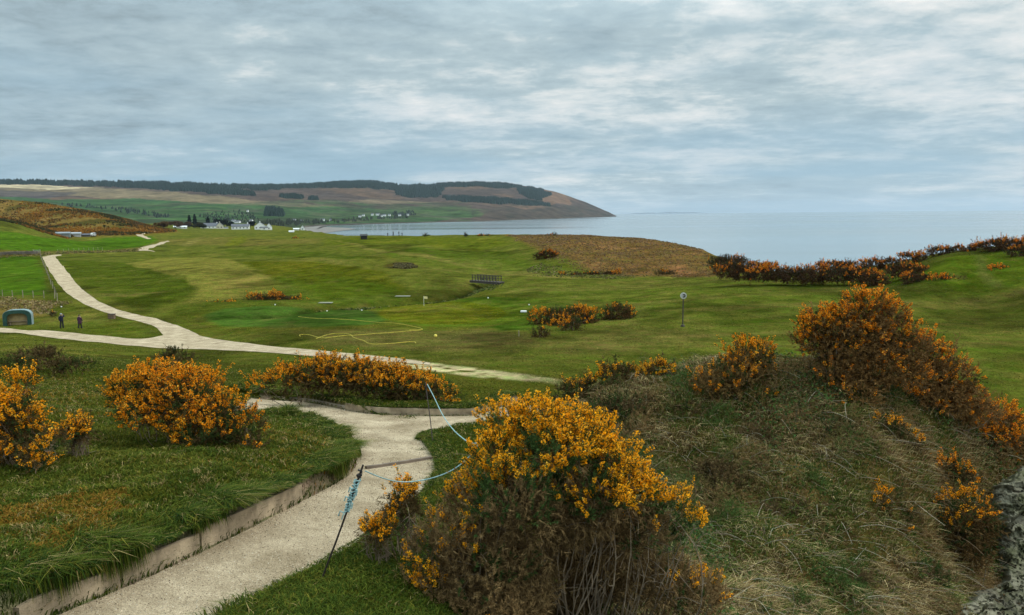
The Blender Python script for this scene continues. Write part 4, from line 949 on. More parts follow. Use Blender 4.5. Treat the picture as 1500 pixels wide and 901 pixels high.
def slope_scrub():
    r = np.random.default_rng(88); n = 260000
    u = r.uniform(-.05, .85, n); Yq = np.exp(r.uniform(math.log(8), math.log(24), n)); x = u * Yq
    ok = inside(x, Yq, sp_poly); x, Yq = x[ok], Yq[ok]
    cl = fbm(x / .75, Yq / .75, 801, 4); k = (cl + .25 * r.normal(size=len(x)) > .22); x, Yq, cl = x[k][:30000], Yq[k][:30000], cl[k][:30000]; m = len(x)
    hh = np.clip(cl, 0, .7) * .75 * r.random(m) ** .7
    p = np.c_[x, Yq, gz(x, Yq) + .28 * fbm(x / 1.3, Yq / 1.3, 157, 2) + hh]; kind = fbm(x / 1.6 + 8, Yq / 1.6, 811, 3) + .12 * r.normal(size=m)
    col = np.where((kind > .1)[:, None], np.array([.062, .098, .024]), np.where((kind > -.12)[:, None], np.array([.14, .118, .040]), np.array([.20, .125, .052])))
    v, f, c = spikes(r, p, unit(rand_dirs(r, m) * .8 + [0, -.3, .7]), .10 + .10 * r.random(m), 13, .055, .0058, col)
    tag(mesh('slope_scrub', v, f, veg, c), kind='stuff')
slope_scrub()
# brown scrub on the mound behind the left bushes
G_T = 'low scrub on the back of the mound'
gorse('wispy brown scrub tuft on the mound, furthest from the camera', [(262,522,20,9),(245,528,14,8)], 26, G_T, 91, bloom=-.1, dead=.8, dens=.7, brown=(0.092, 0.066, 0.023), branches=False, name='scrub', cat='scrub')
gorse('small brownish scrub tuft left of the mound\'s broad gorse', [(232,556,16,7),(250,552,12,6)], 18, G_T, 92, bloom=-.2, dead=.8, dens=.7, brown=(0.092, 0.066, 0.023), branches=False, name='scrub', cat='scrub')
gorse('dark green leafy scrub at the back left of the mound', [(60,522,36,7),(110,537,26,6,-2),(20,537,28,7,-3)], 26, G_T, 93, bloom=-3, dead=.25, dens=.8, green=(0.036, 0.050, 0.013), branches=False, name='scrub', cat='scrub')
# gorse covered hillside far left: one mass
def hill_scrub():
    r = np.random.default_rng(77); n = 90000
    u = r.uniform(-.95, -.36, n); Yq = np.exp(r.uniform(math.log(365), math.log(640), n)); x = u * Yq
    D = base_drop(x, Yq); dn_ = fbm(x / 26, Yq / 30, 101, 4); k = (D < 10.4) & (dn_ + .3 * r.random(n) > -.05) & (Yq > 372)
    x, Yq, D, dn_ = x[k][:16000], Yq[k][:16000], D[k][:16000], dn_[k][:16000]; m = len(x)
    p = np.c_[x, Yq, H - D]; nn = rand_dirs(r, m); nn[:, 2] = abs(nn[:, 2])
    h_ = sstep(-.15, .35, fbm(x / 34, Yq / 40, 117, 3) + .25 * r.normal(size=m))
    col = np.array([.075, .050, .018]) * (1 - h_[:, None]) + np.array([.26, .115, .018]) * h_[:, None]
    col = np.where((fbm(x / 18, Yq / 22, 127, 3) > .2)[:, None], np.array([.045, .045, .016]), col)
    v, f, c = spikes(r, p, unit(nn + [0, 0, .8]), np.full(m, .4), 10, .9, .28, col)
    o = mesh('gorse_scrub', v, f, veg, c); tag(o, kind='stuff')
hill_scrub()
# ------------------------------------------------------------------ grass and other ground cover (masses)
gr_m = vcol('grass_blade', .9, .05, trans=.25)
def blades(r, x, y, z, h, w, col, dirn=None, droop=.5, tipcol=1.35, hang=0.):
    n = len(x); a = r.random(n) * 6.283 if dirn is None else np.arctan2(dirn[:, 1], dirn[:, 0]) + r.normal(size=n) * .6
    dx, dy = np.cos(a), np.sin(a); b = r.random(n) * 6.283; sx, sy = np.cos(b) * w, np.sin(b) * w
    k = droop * (.4 + 1.2 * r.random(n)) * h
    p0 = np.c_[x, y, z]
    hg = hang + 0 * h; kh = k * (1 - hg) + .42 * h * hg
    m1 = p0 + np.c_[dx * kh * (.25 + .45 * hg), dy * kh * (.25 + .45 * hg), h * (.55 - .42 * hg)]; tp = p0 + np.c_[dx * kh, dy * kh, h * ((1 - .35 * np.minimum(droop, 2)) * (1 - hg) - .72 * hg)]
    s = np.c_[sx, sy, 0 * sx]
    v = np.stack([p0 - s, p0 + s, m1 + s * .75, m1 - s * .75, tp], 1).reshape(-1, 3)
    i = np.arange(n)[:, None] * 5
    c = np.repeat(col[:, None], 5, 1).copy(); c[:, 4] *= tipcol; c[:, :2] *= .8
    return v, [i + [0, 1, 2, 3], i + [3, 2, 4]], c.reshape(-1, 3)
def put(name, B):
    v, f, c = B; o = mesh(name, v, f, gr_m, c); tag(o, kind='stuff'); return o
def catb(L_):
    V, Q, T, C, n = [], [], [], [], 0
    for v, f, c in L_:
        V.append(v); Q.append(f[0] + n); T.append(f[1] + n); C.append(c); n += len(v)
    return np.concatenate(V), [np.concatenate(Q), np.concatenate(T)], np.concatenate(C)
def pick(r, n, *cw):
    """mix of colours by weights that may differ per blade"""
    W_ = np.stack([np.broadcast_to(w, n) for c, w in cw], 1) + 1e-6; W_ = W_ / W_.sum(1, keepdims=True)
    k = (np.cumsum(W_, 1) < r.random((n, 1))).sum(1)
    return np.array([c for c, w in cw])[np.minimum(k, len(cw) - 1)] * (.65 + .7 * r.random((n, 1)))
G1, G2, G3, ST, OR = (.042, .068, .009), (.080, .100, .012), (.140, .128, .018), (.29, .215, .085), (.24, .125, .020)
BPX = zone([(-200,762),(60,748),(190,745),(205,790),(120,850),(40,885),(-200,905)])
r = np.random.default_rng(11)
n = 520000
u = r.uniform(-.86, .42, n); Y_ = np.exp(r.uniform(math.log(4.3), math.log(42), n)); x = u * Y_
ok = ~inside(x, Y_, sp_poly); x, Y_ = x[ok], Y_[ok]
pd = path_dist(x, Y_); ok = (pd > .0) & ~((Y_ > 24) & (x > -.18 * Y_))
x, Y_, pd = x[ok], Y_[ok], pd[ok]; n = len(x)
mnd = inside(x, Y_, mound_poly); bnk = inside(x, Y_, bank_poly); rgt = ~mnd & ~bnk
a1 = fbm(x / .8, Y_ / .8, 301, 4); a2 = fbm(x / .25, Y_ / .25, 311, 3); a3 = fbm(x / 3, Y_ / 3, 321, 3)
bpz = inside(x + a1 * .9 + a3 * .5, Y_ + a2 * .5 + a1 * .8, BPX) * sstep(-.3, .35, a1 + .1) * .5
dl = seg_dist(x, Y_, pl)
lush = np.where(mnd, np.exp(-dl / .45), 0) + rgt * .75 * sstep(-.6, .3, a1) + bnk * .55
col = pick(r, n, (G1, .4 + 1.6 * lush + np.maximum(a3, 0)), (G2, .9 + a1), (G3, np.clip(.5 + 1.5 * a1 - lush * .6, 0, 3)), (ST, np.clip(.14 + 1.1 * a2 + .5 * a3 - .4 * lush, .03, 2)), (OR, bpz * 12 + mnd * np.clip(a3 * 2 - .3 + a1, 0, 1) * .8))
h = .055 + .075 * r.random(n) + .07 * np.clip(a1 + .2, 0, 1) + .06 * np.where(mnd, np.exp(-dl / .35), 0)
h = h * .68; h = np.where(bnk, h * .7, h); h = np.where(rgt, h * .95, h); h = np.where(bpz > .3, h * .6, h)
h = h * np.where(Y_ > 22, .8, 1)
w = .0026 + .00042 * Y_
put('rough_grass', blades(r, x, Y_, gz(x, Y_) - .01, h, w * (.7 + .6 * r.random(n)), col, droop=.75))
# turf hanging over the cut edges of the path
def fringe(E, side, n, ln, lift, seed, gap=0, hang=0., bare=(2, 3)):
    r = np.random.default_rng(seed); s = np.r_[0, np.cumsum(np.hypot(*np.diff(E[:, :2], axis=0).T))]; q = r.random(n) * s[-1]
    q = q[fbm(q * 1.1, q * 0, seed, 3) > gap - .5 * r.random(len(q))]; n = len(q)
    ex, ey = np.interp(q, s, E[:, 0]), np.interp(q, s, E[:, 1]); tx, ty = np.interp(q, s, np.gradient(E[:, 0], s)), np.interp(q, s, np.gradient(E[:, 1], s))
    m = np.hypot(tx, ty) + 1e-9; nx, ny = -ty / m * side, tx / m * side
    cl_ = fbm(q * 2.3, q * 0 + 5, seed + 3, 4); o = r.random(n) ** 1.8 * (.42 + .3 * cl_) + .015; x, y = ex + nx * o, ey + ny * o; ln = ln * np.clip(.75 + 1.1 * cl_, .25, 1.5)
    col = pick(r, n, (G1, 2.2), ((.020, .042, .008), 1.2 - cl_), (G2, 1.1 + cl_), (G3, .5), (ST, .3))
    z = gz(ex + nx * .2, ey + ny * .2) - .012 + lift; fr = q / s[-1]
    hg = hang * (o < .16) * (r.random(n) < .8) * np.where((fr > bare[0]) & (fr < bare[1]), .12, 1) * np.clip(.75 + .9 * cl_, .15, 1)
    return blades(r, x, y, z, ln * (.5 + .8 * r.random(n)), (.0028 + .0004 * y), col, dirn=np.c_[-nx, -ny] * 1.0 + .75 * r.normal(size=(n, 2)), droop=1.35, hang=hg)
def side_of(E, poly):
    k = len(E) // 2; t = E[k + 1] - E[k - 1]; nx, ny = -t[1], t[0]; m = math.hypot(nx, ny)
    return 1 if inside(np.array([E[k, 0] + nx / m * .3]), np.array([E[k, 1] + ny / m * .3]), poly)[0] else -1
_ed = dense(pl[:, :2], .05); _fq = lambda px, py: float(np.argmin(np.hypot(*(_ed - hxy([(px, py)])[0, :2]).T)) / (len(_ed) - 1)); BARE = (_fq(335, 792), _fq(447, 735))
put('edge_grass', catb([fringe(pl, side_of(pl, mound_poly), 70000, .21, 0, 401, -.3, 1., BARE), fringe(bank_edge, side_of(bank_edge, bank_poly), 12000, .13, 0, 403, -.1, .6),
    fringe(pr, -1 if side_of(pr, path_polys[0]) > 0 else 1, 12000, .09, 0, 405), fringe(bb, -1 if side_of(bb, path_polys[1]) > 0 else 1, 5000, .09, 0, 407)]))
# ------------ the overgrown spur
r = np.random.default_rng(21); n = 420000
u = r.uniform(-.05, .85, n); Y_ = np.exp(r.uniform(math.log(6.5), math.log(24), n)); x = u * Y_
ok = inside(x, Y_, sp_poly); x, Y_ = x[ok], Y_[ok]; n = len(x)
edge = seg_dist(x, Y_, spur_top[:, :2])
a1 = fbm(x / 1.1, Y_ / 1.1, 331, 4); a2 = fbm(x / .35, Y_ / .35, 341, 3); a3 = fbm(x / 1.2, Y_ / 1.2, 351, 4)
grn = sstep(-.05, .35, a3 + .5 * a1 + .35 * np.exp(-edge / 1.2))
dens_ok = r.random(n) < (.55 + .6 * sstep(-.4, .2, a2))
cols = pick(r, n, ((.060, .100, .018), .2 + 2.4 * grn), ((.125, .130, .028), .6 + 1.5 * grn), ((.44, .34, .165), 1.5 - .6 * grn + a1), ((.23, .152, .062), 1.3 - grn), ((.14, .08, .036), .7 - .5 * grn))
h = (.08 + .22 * r.random(n) ** 1.5) * (1 + .7 * a2) * np.where(grn > .5, .75, 1.05)
g0 = gz(x, Y_); e_ = .15
gxx = (gz(x + e_, Y_) - g0) / e_; gyy = (gz(x, Y_ + e_) - g0) / e_
dn = -np.c_[gxx, gyy] + .9 * r.normal(size=(n, 2))
zz_ = g0 + .10 * fbm(x / .5, Y_ / .5, 151, 3) + .28 * fbm(x / 1.3, Y_ / 1.3, 157, 2)
k = dens_ok
put('dry_grass', blades(r, x[k], Y_[k], zz_[k] - .02, h[k], (.0026 + .00042 * Y_[k]) * (.7 + .6 * r.random(k.sum())), cols[k], dirn=dn[k], droop=1.1, tipcol=1.2))
# bramble and ivy leaves
n = 130000; q = r.integers(0, len(x), n); br = sstep(.0, .35, fbm(x[q] / 1.5 + 4, Y_[q] / 1.5, 361, 4) + .15 * a2[q]) > r.random(n); q = q[br]; n = len(q)
c0 = np.c_[x[q] + .05 * r.normal(size=n), Y_[q] + .05 * r.normal(size=n), zz_[q] + .05 + .30 * r.random(n) ** 1.5]
nn = unit(rand_dirs(r, n) * .7 + [0, -.25, .9]); a_ = unit(np.cross(nn, rand_dirs(r, n))); b_ = np.cross(nn, a_); s_ = (.016 + .018 * r.random((n, 1))) * (Y_[q, None] / 12) ** .5
v = np.stack([c0 - a_ * s_, c0 + b_ * s_ * .7 + nn * s_ * .2, c0 + a_ * s_ * 1.2, c0 - b_ * s_ * .7 + nn * s_ * .2], 1).reshape(-1, 3); i = np.arange(n)[:, None] * 4
cc = pick(r, n, ((.040, .080, .020), 2), ((.072, .108, .026), 1.5), ((.14, .085, .03), .5), ((.085, .105, .045), .5))
o = mesh('bramble', v, np.concatenate([i + [0, 1, 2], i + [0, 2, 3]]), gr_m, np.repeat(cc, 4, 0)); tag(o, kind='stuff')
# dead stalks lying about the slope
V, Q, C, nn_ = [], [], [], 0
nb = 4200; q = r.integers(0, len(x), nb)
for j in q:
    L0 = .25 + .75 * r.random() ** 1.5; d = unit(np.r_[dn[j] * 1.0 + r.normal(size=2) * .8, .25 + .5 * r.random()]); t = np.linspace(0, 1, 6)[:, None]
    p = np.r_[x[j], Y_[j], zz_[j]] + d * L0 * t + np.array([0, 0, -.3 * L0]) * t ** 2 + rand_dirs(r, 1)[0] * .07 * L0 * np.sin(t * 3.1) + np.array([0, 0, .08])
    rad = (.0035 + .004 * r.random()) * np.linspace(1, .45, 6); tg = unit(np.gradient(p, axis=0)); a_ = unit(np.cross(tg, [0.3, .2, 1.])); b_ = np.cross(tg, a_)
    ring = np.stack([p + rad[:, None] * (np.cos(th_) * a_ + np.sin(th_) * b_) for th_ in (0, 2.09, 4.19)], 1).reshape(-1, 3)
    f_ = np.array([[m_ * 3 + s_, m_ * 3 + (s_ + 1) % 3, m_ * 3 + 3 + (s_ + 1) % 3, m_ * 3 + 3 + s_] for m_ in range(5) for s_ in range(3)])
    V.append(ring); Q.append(f_ + nn_); nn_ += 18
    C.append(np.tile(np.array([(.30, .24, .155), (.22, .155, .095), (.16, .10, .065), (.38, .33, .24)][r.integers(4)]) * (.6 + .6 * r.random()), (18, 1)))
o = mesh('dead_stalks', np.concatenate(V), np.concatenate(Q), gr_m, np.concatenate(C)); tag(o, kind='stuff')
# grey rock breaking through at the lower right
rm_, nt, b = newmat('rock'); L = nt.links.new; tc = N(nt, 'ShaderNodeTexCoord')
n1 = noise(.9, 8, .65); n2 = noise(3.2, 7, .6); n3 = noise(1.4, 6, .6)
cr3 = N(nt, 'ShaderNodeValToRGB'); L(mul(mrange(n1.outputs['Fac'], .3, .7, .6, 1.2), mrange(n2.outputs['Fac'], .25, .75, .45, .9)), cr3.inputs['Fac'])
e = cr3.color_ramp.elements; e[0].position = .15; e[0].color = (.045, .04, .03, 1); e[1].position = .8; e[1].color = (.24, .222, .155, 1); x_ = e.new(.42); x_.color = (.085, .076, .055, 1)
lc = N(nt, 'ShaderNodeMix', data_type='RGBA'); L(mrange(n3.outputs['Fac'], .44, .60, 0, .8), lc.inputs['Factor']); L(cr3.outputs['Color'], lc.inputs['A']); lc.inputs['B'].default_value = (.075, .078, .035, 1)
L(lc.outputs['Result'], b.inputs['Base Color']); b.inputs['Roughness'].default_value = .95; b.inputs['Specular IOR Level'].default_value = .05
bpn = N(nt, 'ShaderNodeBump'); bpn.inputs['Strength'].default_value = .7; bpn.inputs['Distance'].default_value = .05; L(n2.outputs['Fac'], bpn.inputs['Height']); L(bpn.outputs['Normal'], b.inputs['Normal'])
def rock(name, poly, seed):
    P = np.array(poly, float); lo, hi = P.min(0) - 10, P.max(0) + 10
    nx_, ny_ = 210, 180; PX, PY = np.meshgrid(np.linspace(lo[0], hi[0], nx_), np.linspace(lo[1], hi[1], ny_))
    hp = hit(PX.ravel(), PY.ravel(), fn=ground_drop, Ys=np.linspace(9, 34, 70))
    ins = inside(PX.ravel(), PY.ravel(), P); d = seg_dist(PX.ravel(), PY.ravel(), np.r_[P, P[:1]])
    m = sstep(-8, 14, np.where(ins, d, -d) + 10 * fbm(PX.ravel() / 14, PY.ravel() / 14, seed, 3))
    # blocky steps: nearest of jittered feature points
    rr_ = np.random.default_rng(seed); gxn, gyn = np.meshgrid(np.arange(lo[0] - 60, hi[0] + 60, 62), np.arange(lo[1] - 60, hi[1] + 60, 38)); fp = np.c_[gxn.ravel() + rr_.normal(size=gxn.size) * 26, gyn.ravel() + rr_.normal(size=gxn.size) * 16]
    X = PX.ravel() + .5 * PY.ravel() * .5 + 16 * fbm(PX.ravel() / 22, PY.ravel() / 22, seed + 5, 4); X = X - X.mean() + PX.mean(); Yq = PY.ravel() + 12 * fbm(PX.ravel() / 9, PY.ravel() / 9, seed + 6, 3)
    dd = np.hypot(X[:, None] - fp[None, :, 0], 1.5 * (Yq[:, None] - fp[None, :, 1])); k = np.argsort(dd, 1)[:, :2]; i_ = np.arange(len(X))
    f1, f2 = dd[i_, k[:, 0]], dd[i_, k[:, 1]]; amp = rr_.random(len(fp))
    crack = sstep(0, 3.5, f2 - f1); tilt = (X - fp[k[:, 0], 0]) * .006 * (amp[k[:, 0]] - .5) * 2
    hgt = .30 * amp[k[:, 0]] + .06 * crack + tilt * 1.6 + .22 * np.abs(fbm(X / 26, Yq / 15, seed + 9, 4)) + .05 * fbm(X / 7, Yq / 5, seed + 19, 4) + .10 * np.round(2.4 * fbm(X / 40, Yq / 11, seed + 29, 3))
    out = unit(np.array([-.35, -.75, .55])[None])[0]
    v = hp + out * ((hgt + .32) * m - .45 * (1 - m))[:, None]
    i = np.arange(nx_ * ny_).reshape(ny_, nx_); f = np.stack([i[:-1, :-1], i[1:, :-1], i[1:, 1:], i[:-1, 1:]], -1).reshape(-1, 4)
    tag(mesh(name, v, f, rm_, smooth=False), kind='structure')
rock('rock_face', [(1440,748),(1452,715),(1490,684),(1560,690),(1640,730),(1700,800),(1700,940),(1385,940),(1398,890),(1430,868),(1462,850),(1462,790)], 501)

# bracken and rough tufts further out
def tufts(name, poly, n, h, cols, seed, wk=.0012):
    r = np.random.default_rng(seed); P = zone(poly); lo, hi = P.min(0), P.max(0)
    w_lo, w_hi = math.log(lo[1]), math.log(hi[1]); Yq = np.exp(r.uniform(w_lo, w_hi, n)); x = r.uniform(lo[0], hi[0], n)
    k = inside(x + fbm(x / 5, Yq / 6, seed, 3) * 3, Yq + fbm(x / 6, Yq / 6, seed + 1, 3) * 4, P) & (fbm(x / 4, Yq / 6, seed + 2, 3) + 1.3 * r.random(n) > .35)
    x, Yq = x[k], Yq[k]; m = len(x); c = pick(r, m, *cols)
    return blades(r, x, Yq, gz(x, Yq) - .03, h * (.5 + r.random(m)), wk * Yq * (.6 + .8 * r.random(m)), c, droop=.8)
DUNE = [(735,344.5),(850,344.5),(1000,357),(1045,380),(1052,405),(960,405),(880,403),(830,393),(800,371),(770,357)]
put('bracken', tufts('b', DUNE, 160000, .20, [((.215, .135, .068), 2), ((.19, .112, .056), 2), ((.165, .092, .050), 1), ((.16, .125, .052), .8)], 701))
put('far_rough', catb([tufts('b', [(440,455),(540,449),(600,446),(690,424),(720,408),(740,414),(700,432),(620,446),(540,453),(450,459)], 9000, .3, [((0.063, 0.088, 0.018), 2), ((0.163, 0.150, 0.050), 1)], 711),
    tufts('b', [(-300,438),(60,440),(85,446),(75,462),(0,452),(-300,462)], 26000, .28, [((0.276, 0.207, 0.094), 2), ((0.150, 0.138, 0.038), 1), ((0.188, 0.119, 0.056), 1)], 713),
    tufts('b', [(-300,367),(50,368.5),(58,371),(150,367.5),(210,364),(200,369),(62,374.5),(-300,373.5)], 7000, .45, [((0.201, 0.150, 0.063), 2), ((0.088, 0.100, 0.025), 1)], 715),
    tufts('b', [(565,391),(580,386),(604,387),(612,391),(590,394)], 2500, .35, [((0.088, 0.069, 0.032), 2), ((0.125, 0.113, 0.038), 1)], 717),
    tufts('b', [(785,385),(830,396),(900,402),(960,405),(900,409),(800,405),(770,395)], 3500, .25, [((0.113, 0.119, 0.032), 2), ((0.201, 0.150, 0.075), 1)], 719)]))

# short uneven turf over the links, in the colours of the ground under it
r = np.random.default_rng(801); n = 230000
u = r.uniform(-.76, .76, n); Yq = np.exp(r.uniform(math.log(24), math.log(190), n)); x = u * Yq
k = fbm(x / 2.2, Yq / 3.2, 811, 3) + .55 * r.random(n) > .12; k &= ~inside(x, Yq, sp_poly)
for P in far_polys[2:]: k &= ~inside(x, Yq, P)
ci = np.clip(np.searchsorted(uu, u), 0, nU - 1); ri = np.clip(np.searchsorted(yy, Yq), 0, nY - 1); c = gcol[ri * nU + ci]
k &= ~((c[:, 1] > 1.35 * c[:, 0]) & (Yq > 60)) & (c[:, 2] < .1); x, Yq, c = x[k], Yq[k], c[k]; m = len(x)
c = c * (1.1 + .9 * r.random((m, 1))) * np.where(r.random((m, 1)) < .2, np.array([1.5, 1.25, 1.4]), 1)
put('links_turf', blades(r, x, Yq, gz(x, Yq) - .015, .035 + .06 * r.random(m), .00085 * Yq * (.6 + .8 * r.random(m)), c, droop=1.0))

# loose grit and small stones on the near path
r = np.random.default_rng(901); n = 220000
u = r.uniform(-.7, .1, n); Yq = np.exp(r.uniform(math.log(5.2), math.log(21), n)); x = u * Yq
k = inside(x, Yq, path_polys[0]) | inside(x, Yq, path_polys[1]); x, Yq = x[k], Yq[k]
d_ = seg_dist(x, Yq, pl); d2_ = seg_dist(x, Yq, pr); e_ = np.minimum(d_, d2_)
k = r.random(len(x)) < .35 + .5 * np.exp(-e_ / .25) + .35 * fbm(x / .6, Yq / .6, 903, 3); x, Yq = x[k], Yq[k]; n = len(x)
s_ = (.003 + .009 * r.random(n) ** 3) * (Yq / 8) ** .7; c0 = np.c_[x, Yq, H - base_drop(x, Yq) + .017]
a_ = r.random(n) * 6.28; V = np.stack([c0 + np.c_[np.cos(a_ + q) * s_ * m_, np.sin(a_ + q) * s_, -.3 * s_] for q, m_ in ((0, 1.3), (2.1, .9), (4.2, 1.1))] + [c0 + np.c_[0 * s_, 0 * s_, s_ * .8]], 1)
i = np.arange(n)[:, None] * 4; cc = pick(r, n, ((.50, .41, .28), 2), ((.34, .26, .17), 2), ((.16, .12, .08), 1), ((.62, .55, .43), 1))
tag(mesh('loose_grit', V.reshape(-1, 3), np.concatenate([i + [0, 1, 3], i + [1, 2, 3], i + [2, 0, 3]]), gr_m, np.repeat(cc, 4, 0)), kind='stuff')
# ------------------------------------------------------------------ made things
iron = plain('rusty_iron', (.045, .034, .028), .7, .4, 30, .4, .4, .4, 60)
turq = plain('turquoise_rope', (.26, .41, .40), .8, .3, 40); timber = plain('weathered_timber', (.27, .225, .165), .85, .35, 3, .15, 0, .6, 25)
timber2 = plain('pale_timber', (.32, .25, .165), .95, .45, 4, .05, 0, .6, 25); dkwood = plain('dark_timber', (.065, .052, .042), .8, .4, 5)
white = plain('white_paint', (.80, .80, .77), .6, .08, 3); black = plain('black_paint', (.015, .015, .015), .5, .2, 4)
yel = plain('yellow_plastic', (.72, .58, .10), .5, .15, 3); slate = plain('slate', (.10, .105, .12), .7, .25, 1.5)
glass = plain('dark_glass', (.02, .025, .03), .15, .1, 1, .5); cream = plain('cream_render', (.58, .54, .42), .8, .12, 1); grn_p = plain('green_paint', (.018, .060, .045), .5, .25, 3)
tanw = plain('tan_boarding', (.40, .31, .15), .8, .25, 2); skinm = plain('skin', (.45, .27, .19), .6, .1, 8)
# stakes with their rope
def stake(label, base_px, top_px, Y0, Y1, wound):
    b = hit([base_px[0]], [base_px[1]], fn=ground_drop)[0]; t = at(top_px[0], top_px[1], Y1)
    root = empty('rope_stake', b, label, 'stake', 'iron stakes with rope beside the path')
    d = t - b; mb = MB(); p = np.array([d * s for s in np.linspace(-.08, 1, 9)]); p[3:6] += np.array([.006, 0, 0])
    mb.tube(p, .0105, 8); mb.build('rod', iron, root)
    ax = unit(d[None])[0]; rt = [unit(np.cross(ax, [1, .2, 0])[None])[0]]; rt.append(np.cross(ax, rt[0]))
    mb = MB(); ths = np.linspace(0, 6.28, 20)
    for s in (.9, .915): mb.tube(np.array([d * s + (rt[0] * math.cos(a) + rt[1] * math.sin(a)) * .02 for a in ths]), .007, 6)
    mb.build('ring', iron, root)
    if wound:
        r = np.random.default_rng(3); mb = MB()
        for s0, s1, R in ((.60, .73, .021), (.70, .88, .026)):
            a = np.linspace(0, 2 * np.pi * 8, 110); q = np.linspace(s0, s1, 110) + .008 * np.sin(a * 2.3)
            mb.tube(np.array([d * qq + (rt[0] * math.cos(aa) + rt[1] * math.sin(aa)) * (R + .008 * math.sin(3.1 * aa)) for aa, qq in zip(a, q)]), .0075, 6)
        for _ in range(7):
            s = r.uniform(.56, .86); a = r.random() * 6.28; e_ = rt[0] * math.cos(a) + rt[1] * math.sin(a)
            mb.tube(np.array([d * s + e_ * .02, d * s + e_ * .06 + [0, 0, .01], d * s + e_ * .065 - ax * .05]), .007, 5)
        mb.build('rope_winding', turq, root)
        for s in (.69, .90):
            mb = MB(); mb.tube(np.array([d * (s + .012 * k) + (rt[0] * math.cos(k * 1.9) + rt[1] * math.sin(k * 1.9)) * .03 for k in range(6)]), .009, 6)
            mb.build('knot', black, root)
    return b, t
s1b, s1t = stake('leaning rusty stake wound with turquoise rope, in the grass by the near path', (471, 850), (532, 681), 7.2, 7.55, True)
s2b, s2t = stake('thin upright rusty stake at the fork of the path', (634, 647), (623, 560), 16.5, 16.6, False)
bushp = at(703, 645, 8.6)
rope_px = [(535,690,7.55),(551,697,7.75),(570,703.5,7.95),(590,706.5,8.1),(612,705,8.2),(640,699,8.3),(665,688,8.4),(683,674,8.5),(697,658,8.55),(703,645,8.6)]
rope2 = [(703,645,8.6),(697,650,9.0),(688,649,9.6),(676,641,10.6),(662,628,11.8),(648,608,13.6),(636,582,15.4),(626,563,16.55)]
rt_ = np.array([at(*p) for p in rope_px + rope2[1:]]); mb = MB(); mb.tube(smooth(rt_, 3), np.linspace(.0062, .009, len(smooth(rt_, 3))), 6)
tail = np.array([at(*p) for p in [(703,645,8.58),(708,640,8.5),(704,641,8.6),(698,650,8.55),(690,655,8.5)]]); mb.tube(smooth(tail, 2), .008, 5)
tag(mb.build('rope', turq), 'slack turquoise rope running from stake to gorse to the far stake', 'rope')
# timber edging
def board(label, edge, i0, i1, h, mat, off=.02, zoff=0., th=.045, name='edging_board'):
    E = dense(edge[:, :2], .04); s = np.linspace(0, 1, len(E)); E = E[(s >= i0) & (s <= i1)]
    x, y = E[:, 0], E[:, 1]; tx, ty = np.gradient(x), np.gradient(y); m = np.hypot(tx, ty); nx, ny = -ty / m, tx / m
    sd = side_of(edge, mound_poly if edge is pl else bank_poly) 
    nx, ny = nx * sd, ny * sd; z = H - base_drop(x, y) + .016; rr_ = np.random.default_rng(int(i0 * 1000) + 5)
    top = z + h * (1 + .05 * fbm(np.arange(len(x)) / 27., np.zeros(len(x)), 601, 2)) + zoff
    a = np.c_[x + nx * off, y + ny * off, z - .08]; b_ = np.c_[x + nx * off, y + ny * off, top]
    c = np.c_[x + nx * (off + th), y + ny * (off + th), top]; d = np.c_[x + nx * (off + th), y + ny * (off + th), z - .08]
    V = np.stack([a, b_, c, d], 1); org = V[len(V) // 2, 0].copy(); k = len(x); i = np.arange(k - 1)[:, None] * 4
    f = np.concatenate([i + np.array([j, (j + 1) % 4, 4 + (j + 1) % 4, 4 + j]) for j in range(4)] + [np.array([[0, 1, 2, 3]]), np.array([[3, 2, 1, 0]]) + 4 * (k - 1)])
    o = mesh(name, V.reshape(-1, 3) - org, f, mat, loc=org); tag(o, label, 'edging board', 'timber boards edging the path'); return o
E_ = dense(pl[:, :2], .05); sE = np.linspace(0, 1, len(E_)); 
def frac(edge, px, py):
    E = dense(edge[:, :2], .05); h = hxy([(px, py)])[0, :2]; return float(np.argmin(np.hypot(E[:, 0] - h[0], E[:, 1] - h[1])) / (len(E) - 1))
f0, f1, f2, f3 = frac(pl, 30, 930), frac(pl, 180, 865), frac(pl, 300, 810), frac(pl, 447, 735)
board('pale board below the turf at the bottom left corner of the path', pl, f0, f1 - .0007, .22, timber2)
board('middle board under hanging grass on the left of the near path', pl, f1 + .0007, f2 - .0007, .23, timber2)
board('clean end board of the left edging where the path starts to bend', pl, f2 + .0007, f3, .27, timber2)
g0_, g1_, g2_ = frac(bank_edge, 372, 584), frac(bank_edge, 500, 602), frac(bank_edge, 722, 608)
board('low mossy board curving along the far side of the path', bank_edge, g0_, g1_ - .001, .09, timber)
board('broad straight plank edging the right-hand branch of the path', bank_edge, g1_ + .001, g2_, .19, timber2, off=-.03)
a_ = hxy([(536, 688), (631, 673)]); mb = MB(); dv = a_[1] - a_[0]; rzs = math.atan2(dv[1], dv[0])
ln_ = math.hypot(dv[0], dv[1]); ng = 14; tt = np.linspace(0, 1, ng); cx2 = a_[0, 0] + dv[0] * tt; cy2 = a_[0, 1] + dv[1] * tt; cz2 = H - base_drop(cx2, cy2) + .02
P_ = np.c_[cx2, cy2, cz2]; nrm = np.array([-math.sin(rzs), math.cos(rzs), 0])
V = np.stack([P_ - nrm * .03 - [0, 0, .06], P_ - nrm * .03 + [0, 0, .045], P_ + nrm * .03 + [0, 0, .045], P_ + nrm * .03 - [0, 0, .06]], 1); i = np.arange(ng - 1)[:, None] * 4
